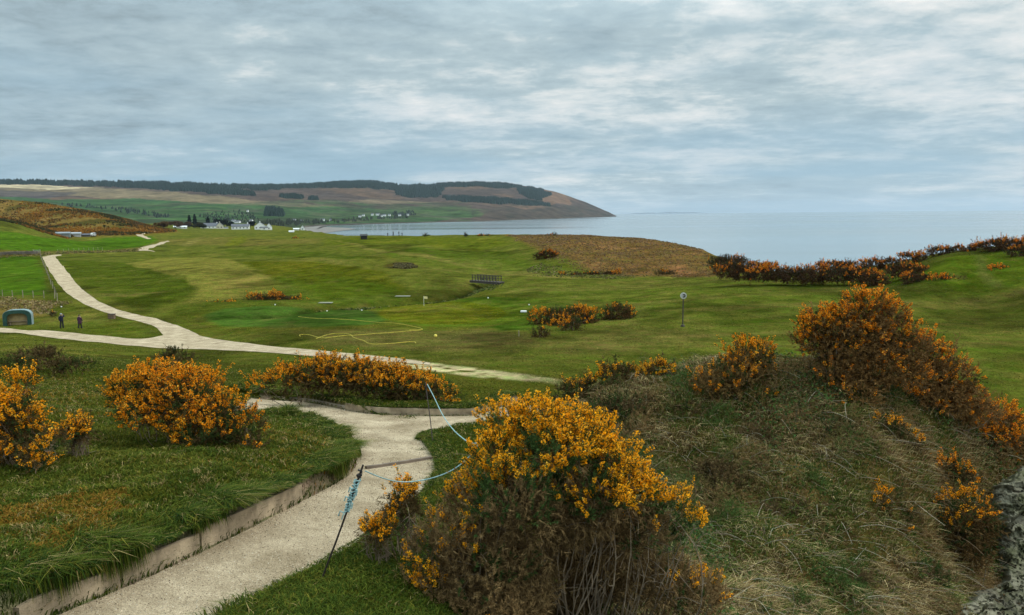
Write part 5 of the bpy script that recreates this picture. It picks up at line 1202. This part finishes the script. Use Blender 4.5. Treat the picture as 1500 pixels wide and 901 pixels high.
f = np.concatenate([i + np.array([j, (j + 1) % 4, 4 + (j + 1) % 4, 4 + j]) for j in range(4)] + [np.array([[0, 1, 2, 3]]), np.array([[3, 2, 1, 0]]) + 4 * (ng - 1)])
tag(mesh('path_step', V.reshape(-1, 3), f, plain('step_timber', (.15, .115, .085), .9, .3, 4)), 'dark timber step set across the gravel path behind the wound stake', 'step')

# golf shelter
def gpt(px, py): return hit([px], [py], fn=ground_drop)[0]
sb = gpt(26, 477); k = sb[1] / F; w_, hh = 35 * k, 23 * k
root = empty('golf_shelter', sb, 'green arched golf shelter with tan back wall beside the gravel path', 'shelter', rz=math.atan2(-sb[0], sb[1]) * .6)
dp = .9; mb = MB()
arc = lambda W_, H_, n_=14: [(W_ / 2 * math.copysign(abs(math.cos(a)) ** .55, math.cos(a)), H_ * .62 + H_ * .38 * math.sin(a)) for a in np.linspace(0, math.pi, n_)]
def shell(W_, H_, t, y0, y1, name, mat):
    o_ = [(W_ / 2, 0)] + arc(W_, H_) + [(-W_ / 2, 0)]; i_ = [(W_ / 2 - t, 0)] + arc(W_ - 2 * t, H_ - t) + [(-W_ / 2 + t, 0)]; m_ = MB(); n_ = len(o_)
    v = [(a, y, b) for y in (y0, y1) for L_ in (o_, i_) for a, b in L_]
    q = []
    for j in range(n_ - 1):
        q += [[j, j + 1, n_ + j + 1, n_ + j], [2 * n_ + j, 3 * n_ + j, 3 * n_ + j + 1, 2 * n_ + j + 1], [j, 2 * n_ + j, 2 * n_ + j + 1, j + 1], [n_ + j, n_ + j + 1, 3 * n_ + j + 1, 3 * n_ + j]]
    q += [[0, n_, 3 * n_, 2 * n_], [n_ - 1, 3 * n_ - 1, 4 * n_ - 1, 2 * n_ - 1]]
    m_.add(v, q); return m_.build(name, mat, root)
shell(w_ * 1.03, hh * 1.0, .40, -.10, .12, 'front_frame', grn_p)
shell(w_ * .99, hh * .95, .06, .12, dp, 'side_wall', grn_p)
shell(w_ * 1.05, hh * 1.02, .06, -.02, dp + .05, 'roof', plain('roof_felt', (.20, .27, .27), .7, .2, 2)).scale = (1, 1, 1)
mb = MB(); mb.prism([(w_ / 2 - .1, .02)] + arc(w_ - .2, hh * .9) + [(-w_ / 2 + .1, .02)], dp * .75, dp * .75 + .05, 1); mb.build('back_wall', tanw, root)
mb = MB().box((0, dp * .62, .45), (w_ * .72, .34, .06), bev=.01).box((-w_ * .3, dp * .62, .21), (.08, .3, .42)).box((w_ * .3, dp * .62, .21), (.08, .3, .42)); mb.build('bench', timber2, root)

# people
def ellipse_loft(rings, k=12):
    m_ = MB(); v = []; 
    for x, y, z, rx, ry in rings: v += [(x + rx * math.cos(a), y + ry * math.sin(a), z) for a in np.arange(k) / k * 6.2832]
    n_ = len(rings); q = [[i * k + j, i * k + (j + 1) % k, (i + 1) * k + (j + 1) % k, (i + 1) * k + j] for i in range(n_ - 1) for j in range(k)]
    t = [[0, j + 1, j] for j in range(1, k - 1)] + [[(n_ - 1) * k, (n_ - 1) * k + j, (n_ - 1) * k + j + 1] for j in range(1, k - 1)]
    return m_.add(v, q, t)
def skin_body(joints, edges, radii):
    me = bpy.data.meshes.new('body'); me.from_pydata(joints, edges, []); o = bpy.data.objects.new('body', me); COL.objects.link(o)
    m_ = o.modifiers.new('s', 'SKIN'); sv_ = me.skin_vertices[0].data
    for i, r_ in enumerate(radii): sv_[i].radius = (r_, r_)
    sv_[0].use_root = True; o.modifiers.new('d', 'SUBSURF').levels = 1
    dg = bpy.context.evaluated_depsgraph_get(); me2 = bpy.data.meshes.new_from_object(o.evaluated_get(dg)); bpy.data.objects.remove(o); return me2
def person(pos, ht, rz, label, coat, hem, trou, hair, arm_up=False, stride=.16, group=None, coat_top=None):
    s = ht / 1.72; root = empty('person', pos, label, 'person', group, rz); root.scale = (s, s, s)
    hr = (.33, .02, 1.32) if arm_up else (.25, .05, 1.12); wr = (.16, .12, 1.52) if arm_up else (.24, .14, .90)
    J = [(0, 0, .93), (0, -.01, 1.12), (0, .0, 1.32), (0, .0, 1.46), (0, .015, 1.56), (0, .02, 1.66), (.17, 0, 1.40), hr, wr, (-.17, 0, 1.40), (-.25, -.02, 1.12), (-.25, .08, .88),
         (.09, 0, .88), (.095, stride * .6, .49), (.095, stride * .8, .09), (.095, stride + .16, .04), (-.09, 0, .88), (-.095, -stride * .2, .49), (-.095, -stride - .06, .12), (-.095, -stride + .10, .05)]
    E = [(0, 1), (1, 2), (2, 3), (3, 4), (4, 5), (2, 6), (6, 7), (7, 8), (2, 9), (9, 10), (10, 11), (0, 12), (12, 13), (13, 14), (14, 15), (0, 16), (16, 17), (17, 18), (18, 19)]
    R = [.13, .125, .14, .055, .085, .085, .06, .042, .03, .06, .042, .03, .085, .06, .042, .04, .085, .06, .042, .04]
    me = skin_body(J, E, R); nv = np.empty(len(me.vertices) * 3, np.float32); me.vertices.foreach_get('co', nv)
    fs = {3: [], 4: []}
    for p_ in me.polygons: fs[len(p_.vertices)].append(list(p_.vertices))
    mb = MB(); mb.add(nv.reshape(-1, 3), fs[4], fs[3]); 
    for wv, el in ((np.array(wr), np.array(hr)), (np.array(J[11]), np.array(J[10]))):
        d_ = unit((wv - el)[None])[0]; sd = unit(np.cross(d_, [0, 1, .2])[None])[0]; cu = np.cross(sd, d_)
        mb.tube([wv, wv + d_ * .05, wv + d_ * .09], [.03, .042, .036], 6)
        for q_, l_ in zip((-.03, -.01, .01, .03), (.065, .08, .075, .055)): mb.tube([wv + d_ * .08 + sd * q_, wv + d_ * (.08 + l_ * .6) + sd * q_ + cu * .008, wv + d_ * (.08 + l_) + sd * q_ + cu * .025], [.009, .008, .007], 5)
        mb.tube([wv + d_ * .03 + sd * .035, wv + d_ * .07 + sd * .06, wv + d_ * .1 + sd * .055 + cu * .02], [.011, .01, .008], 5)
    mb.tube([(0, .10, 1.625), (0, .128, 1.60), (0, .10, 1.59)], [.012, .014, .012], 5)          # nose
    for sx in (-1, 1): mb.tube([(sx * .085, .02, 1.59), (sx * .098, .015, 1.61), (sx * .088, .015, 1.64)], .012, 5)
    mb.build('body', skinm, root, smooth=True)
    for sx in (-1, 1): MB().box((sx * .032, .098, 1.63), (.022, .012, .012)).build('eye', black, root)
    MB().box((0, .096, 1.56), (.05, .01, .010)).build('mouth', plain('lip', (.25, .10, .09), .6, .1, 8), root)
    fl = 1.0 if hem > .8 else 1.45
    c = ellipse_loft([(0, 0, hem, .19 * fl, .15 * fl), (0, 0, hem + .02, .195 * fl, .155 * fl), (0, 0, (hem + 1.05) / 2, .185 * (1 + fl) / 2, .15 * (1 + fl) / 2), (0, 0, 1.05, .175, .14), (0, 0, 1.25, .195, .155), (0, 0, 1.38, .20, .13), (0, 0, 1.44, .11, .10), (0, .0, 1.49, .075, .08)])
    for a, b_, c_ in (((.17, 0, 1.39), hr, wr), ((-.17, 0, 1.39), J[10], J[11])):
        c.tube(smooth(np.array([a, b_, c_]), 2), np.linspace(.082, .052, len(smooth(np.array([a, b_, c_]), 2))), 9)
    c.build('coat', coat, root, smooth=True)
    t = MB()
    t.tube(smooth(np.array([(.06, 0, .95), J[12], J[13], J[14]]), 2), np.linspace(.115, .065, 13)[:len(smooth(np.zeros((4, 3)), 2))] if False else .085, 9); t.tube(smooth(np.array([(-.06, 0, .95), J[16], J[17], J[18]]), 2), .085, 9); t.build('trousers', trou, root, smooth=True)
    for j0, j1 in ((14, 15), (18, 19)):
        b = MB(); p0, p1 = np.array(J[j0]), np.array(J[j1]); b.tube([p0 + [0, -.05, -.03], (p0 + p1) / 2 + [0, 0, -.01], p1 + [0, .03, 0]], [.055, .052, .04], 8); b.build('shoe', black, root, smooth=True)
    h_ = MB(); v = []; q = []; kk = 12
    h_.add(*(lambda: ([(.105 * math.sin(p) * math.cos(a), -.012 + .118 * math.sin(p) * math.sin(a), 1.615 + .115 * math.cos(p)) for p in np.linspace(.05, 1.75, 7) for a in np.arange(kk) / kk * 6.2832],
        [[i * kk + j, i * kk + (j + 1) % kk, (i + 1) * kk + (j + 1) % kk, (i + 1) * kk + j] for i in range(6) for j in range(kk)]))()); h_.build('hair', hair, root, smooth=True)
    return root
navy = plain('navy_cloth', (.012, .014, .030), .9, .2, 5); plum = plain('plum_cloth', (.052, .018, .040), .9, .3, 5); dkcl = plain('dark_cloth', (.012, .012, .016), .9, .2, 5)
ghair = plain('grey_hair', (.30, .31, .33), .8, .2, 10); bhair = plain('brown_hair', (.035, .02, .014), .7, .2, 10)
ppl = 'walkers on the grass by the shelter'
b = gpt(91, 481); person(b, 22.5 * b[1] / F, .15, 'grey-haired walker in a navy jacket with one arm raised, nearest the shelter', navy, .82, dkcl, ghair, True, .10, ppl)
b = gpt(117.5, 481); person(b, 20.5 * b[1] / F, -.1, 'walker in a long flared plum coat, right of the navy-jacketed one', plum, .62, dkcl, bhair, False, .12, ppl)
glf = 'golfers on the far sea-edge green'
for px, py, hp_x, lb, ct in ((568, 343.5, 4.6, 'leftmost tiny golfer on the skyline green, stooping dark figure', dkcl), (576, 343, 6.2, 'tallest tiny golfer on the skyline green', navy), (584.5, 342.8, 6, 'tiny golfer on the skyline green, standing next to the rightmost one', dkcl), (589, 342.8, 4.4, 'rightmost tiny golfer on the skyline green', navy)):
    b = gpt(px, py + 2.5); b[2] = float(gz(b[0], b[1])[0]); person(b, hp_x * b[1] / F * 1.15, 1.0 + px, lb, ct, .82, dkcl, bhair, False, .1, glf)
# hose on the grass
def line_on(pxs, r_, name, mat, label, cat, lift=.02):
    P = smooth(np.array([gpt(a, b_) for a, b_ in pxs]), 2); P = dense(P, .35); P[:, 2] = gz(P[:, 0], P[:, 1]) + lift
    return P
mb = MB()
for pts_ in ([(437,464),(480,467.5),(530,470),(583,474),(603,478),(622,482.5),(612,484),(600,483.5)], [(440,493),(438,491),(444,490),(455,491),(463,494),(472,496),(488,494),(508,491.5),(515,492),(550,489),(580,487),(600,484.8),(616,484)], [(463,496.5),(478,491),(490,488.5),(505,489),(515,490.5),(516,494),(524,497),(533,499),(541,505),(570,504),(590,502),(608,500.5),(609,503)]):
    P = line_on(pts_, 0, '', None, '', ''); mb.tube(P, .030, 6)
tag(mb.build('garden_hose', plain('hose_yellow', (.42, .34, .035), .7, .2, 2)), 'long yellow watering hose snaking over the dry turf in front of the greens', 'hose')
def ball(px, py, rpx, mat, label, cat, name, flat=1.0, grp=None):
    b = gpt(px, py + rpx); r_ = rpx * b[1] / F; m_ = MB(); kk = 10
    v = [(r_ * math.sin(p) * math.cos(a), r_ * math.sin(p) * math.sin(a), r_ * flat * (1 + math.cos(p)) - .03) for p in np.linspace(.08, 3.06, 8) for a in np.arange(kk) / kk * 6.2832]
    q = [[i * kk + j, (i + 1) * kk + j, (i + 1) * kk + (j + 1) % kk, i * kk + (j + 1) % kk] for i in range(7) for j in range(kk)]
    m_.add(v, q); o = m_.build(name, mat, loc=b, smooth=True); tag(o, label, cat, grp); return o
ball(638, 491.5, 2.6, yel, 'round yellow tee marker on the bare turf near the hose', 'tee marker', 'tee_marker')
for px, py, lb in ((90, 449, 'small white marker on the grass above the two walkers'), (479, 455, 'small white marker on the left green, at its back edge'), (530, 454, 'white marker on the left green where it meets the centre green'), (715, 436, 'white marker in the dark green rough behind the centre green'), (775, 446, 'faint white marker right of the centre green'), (403, 446, 'white marker at the foot of the orange-ridged gorse mound')):
    ball(px, py, 1.1, white, lb, 'marker', 'tee_marker', .9, 'small white markers on the greens')
b = gpt(767, 457.5); tag(MB().box((0, 0, .10), (9 * b[1] / F, .35, .2), bev=.04).build('marker_board', white, loc=b), 'pale board lying on the turf by the fairway gorse clump', 'board')
b = gpt(760, 492.5); m_ = MB(); m_.tube([(0, 0, -.1), (0, 0, .25), (0, 0, .5)], .05, 6); tag(m_.build('marker_post', timber2, loc=b), 'short pale post in the turf behind the small gorse ball', 'post')
b = gpt(1000, 478.5); k = b[1] / F; hp = 51 * k
root = empty('marker_pole', b, 'tall thin pole carrying a white disc with a black ring, on the fairway', 'marker pole')
m_ = MB(); m_.tube([(0, 0, -.2), (0, 0, hp * .5), (.02, 0, hp - .2)], .055, 8); m_.build('pole', dkwood, root)
R_ = 4.8 * k; m_ = MB(); m_.prism([(R_ * math.cos(a), hp - R_ + R_ * math.sin(a)) for a in np.arange(16) / 16 * 6.2832], -.10, -.06, 1); m_.build('disc', plain('faded_white', (.50, .50, .46), .7, .15, 4), root)
m_ = MB(); m_.tube([(R_ * .1 + R_ * .36 * math.cos(a), -.11, hp - R_ + R_ * .40 * math.sin(a)) for a in np.linspace(-2.45, 2.45, 20)], R_ * .17, 6); m_.build('black_mark', black, root)
m_ = MB(); m_.tube([(0, 0, -.1), (0, 0, .14), (0, 0, .2)], [.2, .18, .08], 8); m_.build('foot', dkwood, root)
b = gpt(621, 448); k = b[1] / F; root = empty('golf_flag', b, 'yellowish pin flag on the centre green', 'golf flag')
m_ = MB(); m_.tube([(0, 0, -.1), (0, 0, .9), (0, 0, 14.5 * k)], .022, 6); m_.build('flagstick', white, root)
m_ = MB(); m_.add([(-.02 + .01 * j, .0 + .03 * math.sin(j * 2 + i), 14.3 * k - i * .3 - .02 * j) if False else (.02 + j * .12, .03 * math.sin(j * 1.9), 14.3 * k - i * .32 - .02 * j) for i in range(2) for j in range(5)] + [(.02 + j * .12, .012 + .03 * math.sin(j * 1.9), 14.3 * k - i * .32 - .02 * j) for i in range(2) for j in range(5)],
    [[j, j + 1, 6 + j, 5 + j] for j in range(4)] + [[10 + j, 15 + j, 16 + j, 11 + j] for j in range(4)]); m_.build('flag', plain('flag_cloth', (.75, .65, .30), .8, .1, 2), root)
# footbridge and planks over the burn
b0, b1 = gpt(692, 416), gpt(735, 416); ctr = (b0 + b1) / 2; dv = b1 - b0; ln_ = math.hypot(dv[0], dv[1]); rz = math.atan2(dv[1], dv[0])
root = empty('footbridge', ctr + [0, 0, .45], 'dark wooden footbridge with railings crossing the burn', 'bridge', rz=rz)
MB().box((0, 0, 0), (ln_, 1.4, .14), bev=.02).build('deck', dkwood, root)
m_ = MB(); m_.box((0, -.6, -.2), (ln_, .2, .26)).box((0, .6, -.2), (ln_, .2, .26)); m_.build('beams', dkwood, root)
for sy in (-.66, .66):
    m_ = MB(); m_.box((0, sy, 1.02), (ln_ * .86, .09, .09)).box((0, sy, .55), (ln_ * .86, .06, .08))
    for j in range(9): m_.box(((j - 4) * ln_ * .1, sy, .52), (.10, .10, 1.0))
    m_.build('railing', dkwood, root)
for px, py, w_, lb in ((477, 444.5, 20, 'pale plank bridge over the burn behind the left green'), (590, 434.8, 22, 'pale plank bridge over the burn, nearer the dark footbridge')):
    b = gpt(px, py); b[2] += .10; k = b[1] / F; tag(MB().box((0, 0, 0), (w_ * k, .9, .10), rz=-.06, bev=.03).build('plank_bridge', plain('bleached_wood', (.24, .24, .17), .8, .2, 2), loc=b), lb, 'plank bridge', 'plank bridges over the burn')
# bench box beside the track
b = gpt(164, 467); k = b[1] / F; root = empty('litter_box', b, 'squat brown wooden box beside the gravel track above the tee', 'wooden box')
m_ = MB(); m_.box((0, 0, .28), (.72, .45, .56), bev=.03); m_.build('box_body', plain('brown_wood', (.16, .105, .065), .8, .3, 4), root); MB().box((.02, 0, .59), (.80, .52, .06), bev=.02).build('lid', dkwood, root)
# fences
def fence(label, a, c, n_, hp_, seed, name='fence'):
    A, C = gpt(*a), gpt(*c); root = empty(name, A, label, 'fence'); r_ = np.random.default_rng(seed); tops = []
    for j in range(n_):
        t = j / (n_ - 1); x, y = A[0] * (1 - t) + C[0] * t, A[1] * (1 - t) + C[1] * t; z = float(gz(x, y)[0]); p = np.array([x, y, z]) - A; hq = hp_ * (.9 + .2 * r_.random()); l_ = r_.normal(size=2) * .05
        m_ = MB(); m_.tube([p + [0, 0, -.2], p + [l_[0] * .5, l_[1] * .5, hq * .5], p + [l_[0], l_[1], hq]], .06, 6); m_.build('post', timber, root); tops.append(p + [l_[0], l_[1], hq])
    for q_ in (.95, .65, .35):
        m_ = MB(); m_.tube(np.array([t_ - [0, 0, (1 - q_) * hp_] for t_ in tops]), .012, 4); m_.build('wire', iron, root)
fence('post and wire fence running up the left side of the gravel track', (84, 441), (58, 371), 16, 1.15, 1)
fence('post and wire fence along the near edge of the left field', (-40, 437), (80, 437.5), 9, 1.15, 2)
fence('post and wire fence along the near edge of the bright far field', (85, 369.5), (150, 367), 10, 1.2, 3)
# dry stone dyke at the back of the left field
Aq, Cq = gpt(-60, 372), gpt(56, 372); m_ = MB(); rr_ = np.random.default_rng(9); nst = 110
for j in range(nst):
    for row in range(3):
        t = (j + .5 * (row % 2)) / nst; x, y = Aq[0] * (1 - t) + Cq[0] * t, Aq[1] * (1 - t) + Cq[1] * t
        m_.box((x - Aq[0], y - Aq[1], float(gz(x, y)[0]) - Aq[2] + .2 + row * .33 + .04 * rr_.normal()), (.36 + .1 * rr_.random(), .5, .36), rz=.2 * rr_.normal(), bev=.05)
tag(m_.build('stone_wall', plain('dyke_stone', (.17, .14, .105), .95, .4, .7), loc=Aq), 'low dark dry stone dyke between the two left fields', 'wall')
b = gpt(54, 371); k = b[1] / F; root = empty('field_gate', b, 'grey field gate at the corner where the dyke meets the track', 'gate')
for j in range(5): MB().box((0, 0, .25 + j * .22), (10 * k, .05, .07)).build('bar', white if False else plain('galvanised', (.33, .34, .35), .5, .1, 3), root)
for sx in (-5, 5): MB().box((sx * k, 0, .65), (.16, .16, 1.4), bev=.02).build('post', timber, root)

# village
def house(px, py, wpx, hpx, rpx, label, wall=white, roofm=slate, rz=0, depth=7, chim=1, gable=False, grp='white houses of the village', cat='house', name='house', win=True):
    """rpx: height of the roof in pixels; gable: the gable end faces the camera"""
    b = gpt(px, py); b[2] = float(gz(b[0], b[1])[0]); k = b[1] / F; w, h, rh = wpx * k, hpx * k, rpx * k
    root = empty(name, b, label, cat, grp, rz - math.atan2(b[0], b[1]) * .9); 
    if gable: dd = depth; MB().prism([(-w / 2, -.5), (w / 2, -.5), (w / 2, h), (0, h + rh), (-w / 2, h)], 0, dd, 1).build('wall', wall, root)
    else:
        dd = depth; m_ = MB(); m_.prism([(0, -.5), (dd, -.5), (dd, h), (dd / 2, h + rh), (0, h)], -w / 2, w / 2, 0); m_.build('wall', wall, root)
    m_ = MB(); t = .25
    if gable:
        for s in (-1, 1): m_.prism([(s * (w / 2 + .3), h - .25), (0, h + rh + .02), (0, h + rh + .02 + t), (s * (w / 2 + .3), h - .25 + t)], -.2, dd + .2, 1)
    else:
        for y0 in (-.3, dd + .3): m_.prism([(y0, h - .2), (dd / 2, h + rh + .02), (dd / 2, h + rh + .02 + t), (y0, h - .2 + t)], -w / 2 - .25, w / 2 + .25, 0)
    rf = m_.build('roof', roofm, root)
    for j in range(chim):
        cxp = (0, dd * (.12 + .76 * j)) if gable else ((-.45 + .9 * j if chim > 1 else .42) * w, dd / 2)
        MB().box((cxp[0], cxp[1], h + rh + .35), (.9, .9, 1.5), bev=.05).build('chimney', wall, rf)
    if win:
        nw = max(1, int(w / 3.4))
        for j in range(nw):
            xw = (j + .5) / nw * w - w / 2
            MB().box((xw, -.02, h * .52), (1.1, .1, min(1.3, h * .5)), bev=.02).build('window', glass, root)
    return root
house(264, 334.5, 18, 2.2, .9, 'long low white building left of the dark-roofed house', roofm=white, chim=0, depth=5)
house(307, 334.5, 24, 3.0, 4.5, 'dark slate-roofed bungalow in front of the conifers', chim=1, depth=9)
house(322, 335.2, 9, 4.6, 4.4, 'cream gable-ended house at the right of the slate bungalow', wall=cream, gable=True, chim=1, depth=12)
house(331, 335, 6, 1.6, .8, 'tiny white lean-to right of the cream gable', chim=0, depth=4, win=False)
house(352, 336, 24, 4.2, 3.2, 'long white house with grey roof right of the trees', chim=1, depth=8)
house(363, 335.5, 5, 6.5, 2.0, 'narrow tall white house at the right end of the long white house', gable=True, chim=1, depth=8)
house(381, 336.2, 15, 5, 5.5, 'big white gable-fronted house, brightest in the village', gable=True, chim=1, depth=13)
house(394, 336.8, 8, 4.4, 5, 'white house with a steep gable, right of the brightest one', gable=True, chim=0, depth=10)
house(387, 336.9, 10, 3.2, 1.2, 'white wing between the two big gabled houses', chim=0, depth=5)
house(443, 337.2, 5, 3.0, 3.6, 'lone white gabled house nearest the beach', gable=True, chim=0, depth=10)
house(434, 337.2, 8, 2.0, .6, 'low white shed left of the lone beach house', roofm=white, chim=0, depth=5, win=False)
house(427, 340.4, 7, 1.4, .5, 'small pale hut on the turf before the beach', roofm=white, chim=0, depth=4, win=False)
# the shed by the gorse hill
house(92, 346.5, 18, 4.6, 1.2, 'grey-green corrugated shed at the foot of the gorse hill', wall=plain('shed_grey', (.17, .20, .19), .6, .2, 1), roofm=plain('shed_roof', (.20, .23, .235), .6, .2, 1), chim=0, depth=8, grp=None, cat='shed', name='shed', win=False)
house(109, 346.5, 16, 4.4, 1.0, 'pale end bay beside the grey-green shed', wall=plain('shed_pale', (.33, .34, .32), .6, .2, 1), roofm=plain('shed_roof2', (.30, .33, .33), .6, .2, 1), chim=0, depth=8, grp=None, cat='shed', name='shed', win=False)
house(125, 346.8, 12, 3.0, .8, 'low dark outbuilding right of the two sheds', wall=plain('shed_dark', (.09, .09, .08), .7, .2, 1), chim=0, depth=6, grp=None, cat='shed', name='shed', win=False)
b = gpt(137, 346.5); k = b[1] / F; root = empty('parked_van', b, 'white van parked right of the sheds', 'van'); MB().box((0, 0, 1.25), (5.4 * k * 1.0, 2, 1.7), bev=.3).build('van_body', white, root); MB().box((5.0 * k * .4, -.02, 1.6), (1.2, 2.02, .55), bev=.1).build('window', glass, root)
for sx in (-.32, .32):
    m_ = MB(); m_.prism([(sx * 5.4 * k + .35 * math.cos(a), .35 + .35 * math.sin(a)) for a in np.arange(12) / 12 * 6.28], -1.02, 1.02, 1); m_.build('wheel', black, root)
house(533, 350.5, 9, 5.0, 1.4, 'small dark hut on the far turf by the sea', wall=plain('hut_dark', (.03, .028, .026), .8, .3, 1), roofm=plain('hut_roof', (.04, .04, .04), .8, .3, 1), chim=0, depth=3, grp=None, cat='hut', name='hut', win=False)
# white farms on the far shore
FH = [(527,318,4,'white farmhouse nearest the beach on the far shore'),(532,317,3,'small white house beside the beach farmhouse'),(545,316,3,'white cottage left of the middle hamlet'),(553,315.5,5,'grey-roofed long house at the top left of the far hamlet'),(558,318,4,'white house at the bottom of the far hamlet'),(563,317.5,4,'white house in the middle of the far hamlet'),(570,317.2,3.4,'white house at the right of the far hamlet'),(585,316.5,4,'white cottage among trees right of the hamlet'),(597,315.8,3.4,'last white cottage on the far shore'),(362,308.8,2,'lone white cottage high in the green fields'),(430,324.5,5,'white house above the beach head'),(441,325,4,'white house at the head of the beach, right one'),(472,322,6,'long white house on the far shore behind the beach'),(484,322.3,3,'small white house right of the long far house'),
      (341,323,5,'pale house high among the village trees'),(347,326,7,'white house on the slope behind the village'),(367,324,4,'dull grey house behind the brightest village house')]
for px, py, wp, lb in FH:
    b = hillpt(px, py)[0]; k = b[1] / F; w = wp * k; root = empty('farmhouse', b, lb, 'house', 'white houses scattered on the far shore')
    h = 2.0 * k if wp < 4.5 else 2.3 * k; rh = 1.2 * k; d_ = 9
    MB().prism([(0, -3), (d_, -3), (d_, h), (d_ / 2, h + rh), (0, h)], -w / 2, w / 2, 0).build('wall', white, root)
    m_ = MB()
    for y0 in (-.4, d_ + .4): m_.prism([(y0, h - .2), (d_ / 2, h + rh + .05), (d_ / 2, h + rh + .5), (y0, h + .3)], -w / 2 - .3, w / 2 + .3, 0)
    m_.build('roof', slate, root)
# trees of the village
def tree(px, py, wpx, hpx, label, kind='round', seed=0, grp='trees round the village', col=(.020, .030, .014)):
    b = gpt(px, py); b[2] = float(gz(b[0], b[1])[0]); k = b[1] / F; w, h = wpx * k, hpx * k; r_ = np.random.default_rng(seed + 1200)
    root = empty('conifer_tree' if kind == 'con' else 'tree', b, label, 'tree', grp)
    m_ = MB(); m_.tube([(0, 0, -.3), (.1, 0, h * .4), (0, .1, h * .85)], [.35, .25, .08], 7)
    for j in range(8):
        a = r_.random() * 6.28; z0 = h * r_.uniform(.3, .7); m_.tube([(0, 0, z0), (w * .2 * math.cos(a), w * .2 * math.sin(a), z0 + .6), (w * .38 * math.cos(a), w * .38 * math.sin(a), z0 + 1.2)], [.12, .08, .03], 5)
    m_.build('trunk', dkwood, root)
    n_ = 900; t = r_.random(n_); d = rand_dirs(r_, n_)
    if kind == 'con': rad = (w / 2) * (1 - t) ** .8 * (.75 + .5 * r_.random(n_)) * (.7 + .3 * np.sin(t * 26)); p = np.c_[d[:, 0] * rad, d[:, 1] * rad, h * (.12 + .88 * t)]
    else:
        nb_ = 7; cs = np.c_[r_.normal(size=nb_) * w * .22, r_.normal(size=nb_) * w * .22, h * r_.uniform(.45, .8, nb_)]; q = r_.integers(0, nb_, n_); p = cs[q] + d * np.array([w * .26, w * .26, h * .2]) * (.55 + .5 * r_.random((n_, 1)))
    c = np.array(col) * (.6 + .9 * r_.random((n_, 1))); v, f, cc = spikes(r_, p, unit(d + [0, 0, .4]), np.full(n_, min(.5, h * .08)), 8, min(.75, h * .11), min(.28, h * .045), c)
    mesh('crown', v, f, veg, cc, parent=root)
TR = [(278,334,8,18,'con','tall dark conifer, left of the closely standing pair',(.014,.024,.014)),(286,334,8,19.5,'con','tallest dark conifer, right of the closely standing pair',(.014,.024,.014)),(305,333,9,15,'con','dark conifer behind the slate bungalow',(.014,.022,.016)),(318,332,14,11,'round','dark round tree right of the bungalow conifer',(.016,.022,.014)),(328,333,13,11,'round','dark spreading tree behind the cream gable',(.016,.024,.014)),(337,333.5,10,9,'round','low dark tree left of the long white house',(.016,.024,.014)),(367,333,9,9,'round','dark tree between the long white house and the brightest one',(.012,.018,.012)),(290,335,12,9,'round','brown-green tree at the foot of the conifer pair',(.045,.045,.020)),(272,334.5,16,9,'round','bare brown tree left of the conifers',(.085,.055,.035)),(256,334.5,16,10,'round','bare russet tree above the long low white building',(.11,.062,.03)),(240,335,18,10,'round','russet leafless tree at the right end of the gorse hill',(.12,.07,.025)),(298,335,9,7,'round','small dark tree left of the slate bungalow roof',(.03,.034,.016)),
      (622,346.5,14,3,'round','dark flat shrub on the far turf against the bay',(.06,.07,.028)),(682,346.5,7,3.6,'round','small dark shrub on the far turf, right one against the bay',(.05,.055,.025))]
for j, (px, py, w_, h_, kd, lb, cl_) in enumerate(TR): tree(px, py, w_, h_, lb, kd, j, 'trees round the village' if j < 12 else 'shrubs on the far turf', cl_)
# woods and hedges in the far fields: masses
plantation([(380,327),(430,324),(480,322),(560,318),(600,317),(600,320),(520,324),(470,327),(430,331),(385,334)], 260, h=8, seed=31, colr=(.030,.036,.020), name='village_trees')
plantation([(290,312),(350,306),(372,312),(380,322),(340,322),(300,318)], 160, h=6, seed=32, colr=(.026,.034,.022), name='farm_woods')
plantation([(90,300),(120,299),(170,306),(250,313),(250,317),(170,311),(120,305)], 120, h=8, seed=33, colr=(.024,.034,.024), name='farm_woods')
plantation([(570,311),(600,309),(612,313),(585,316)], 90, h=8, seed=34, colr=(.024,.030,.022), name='hamlet_trees')
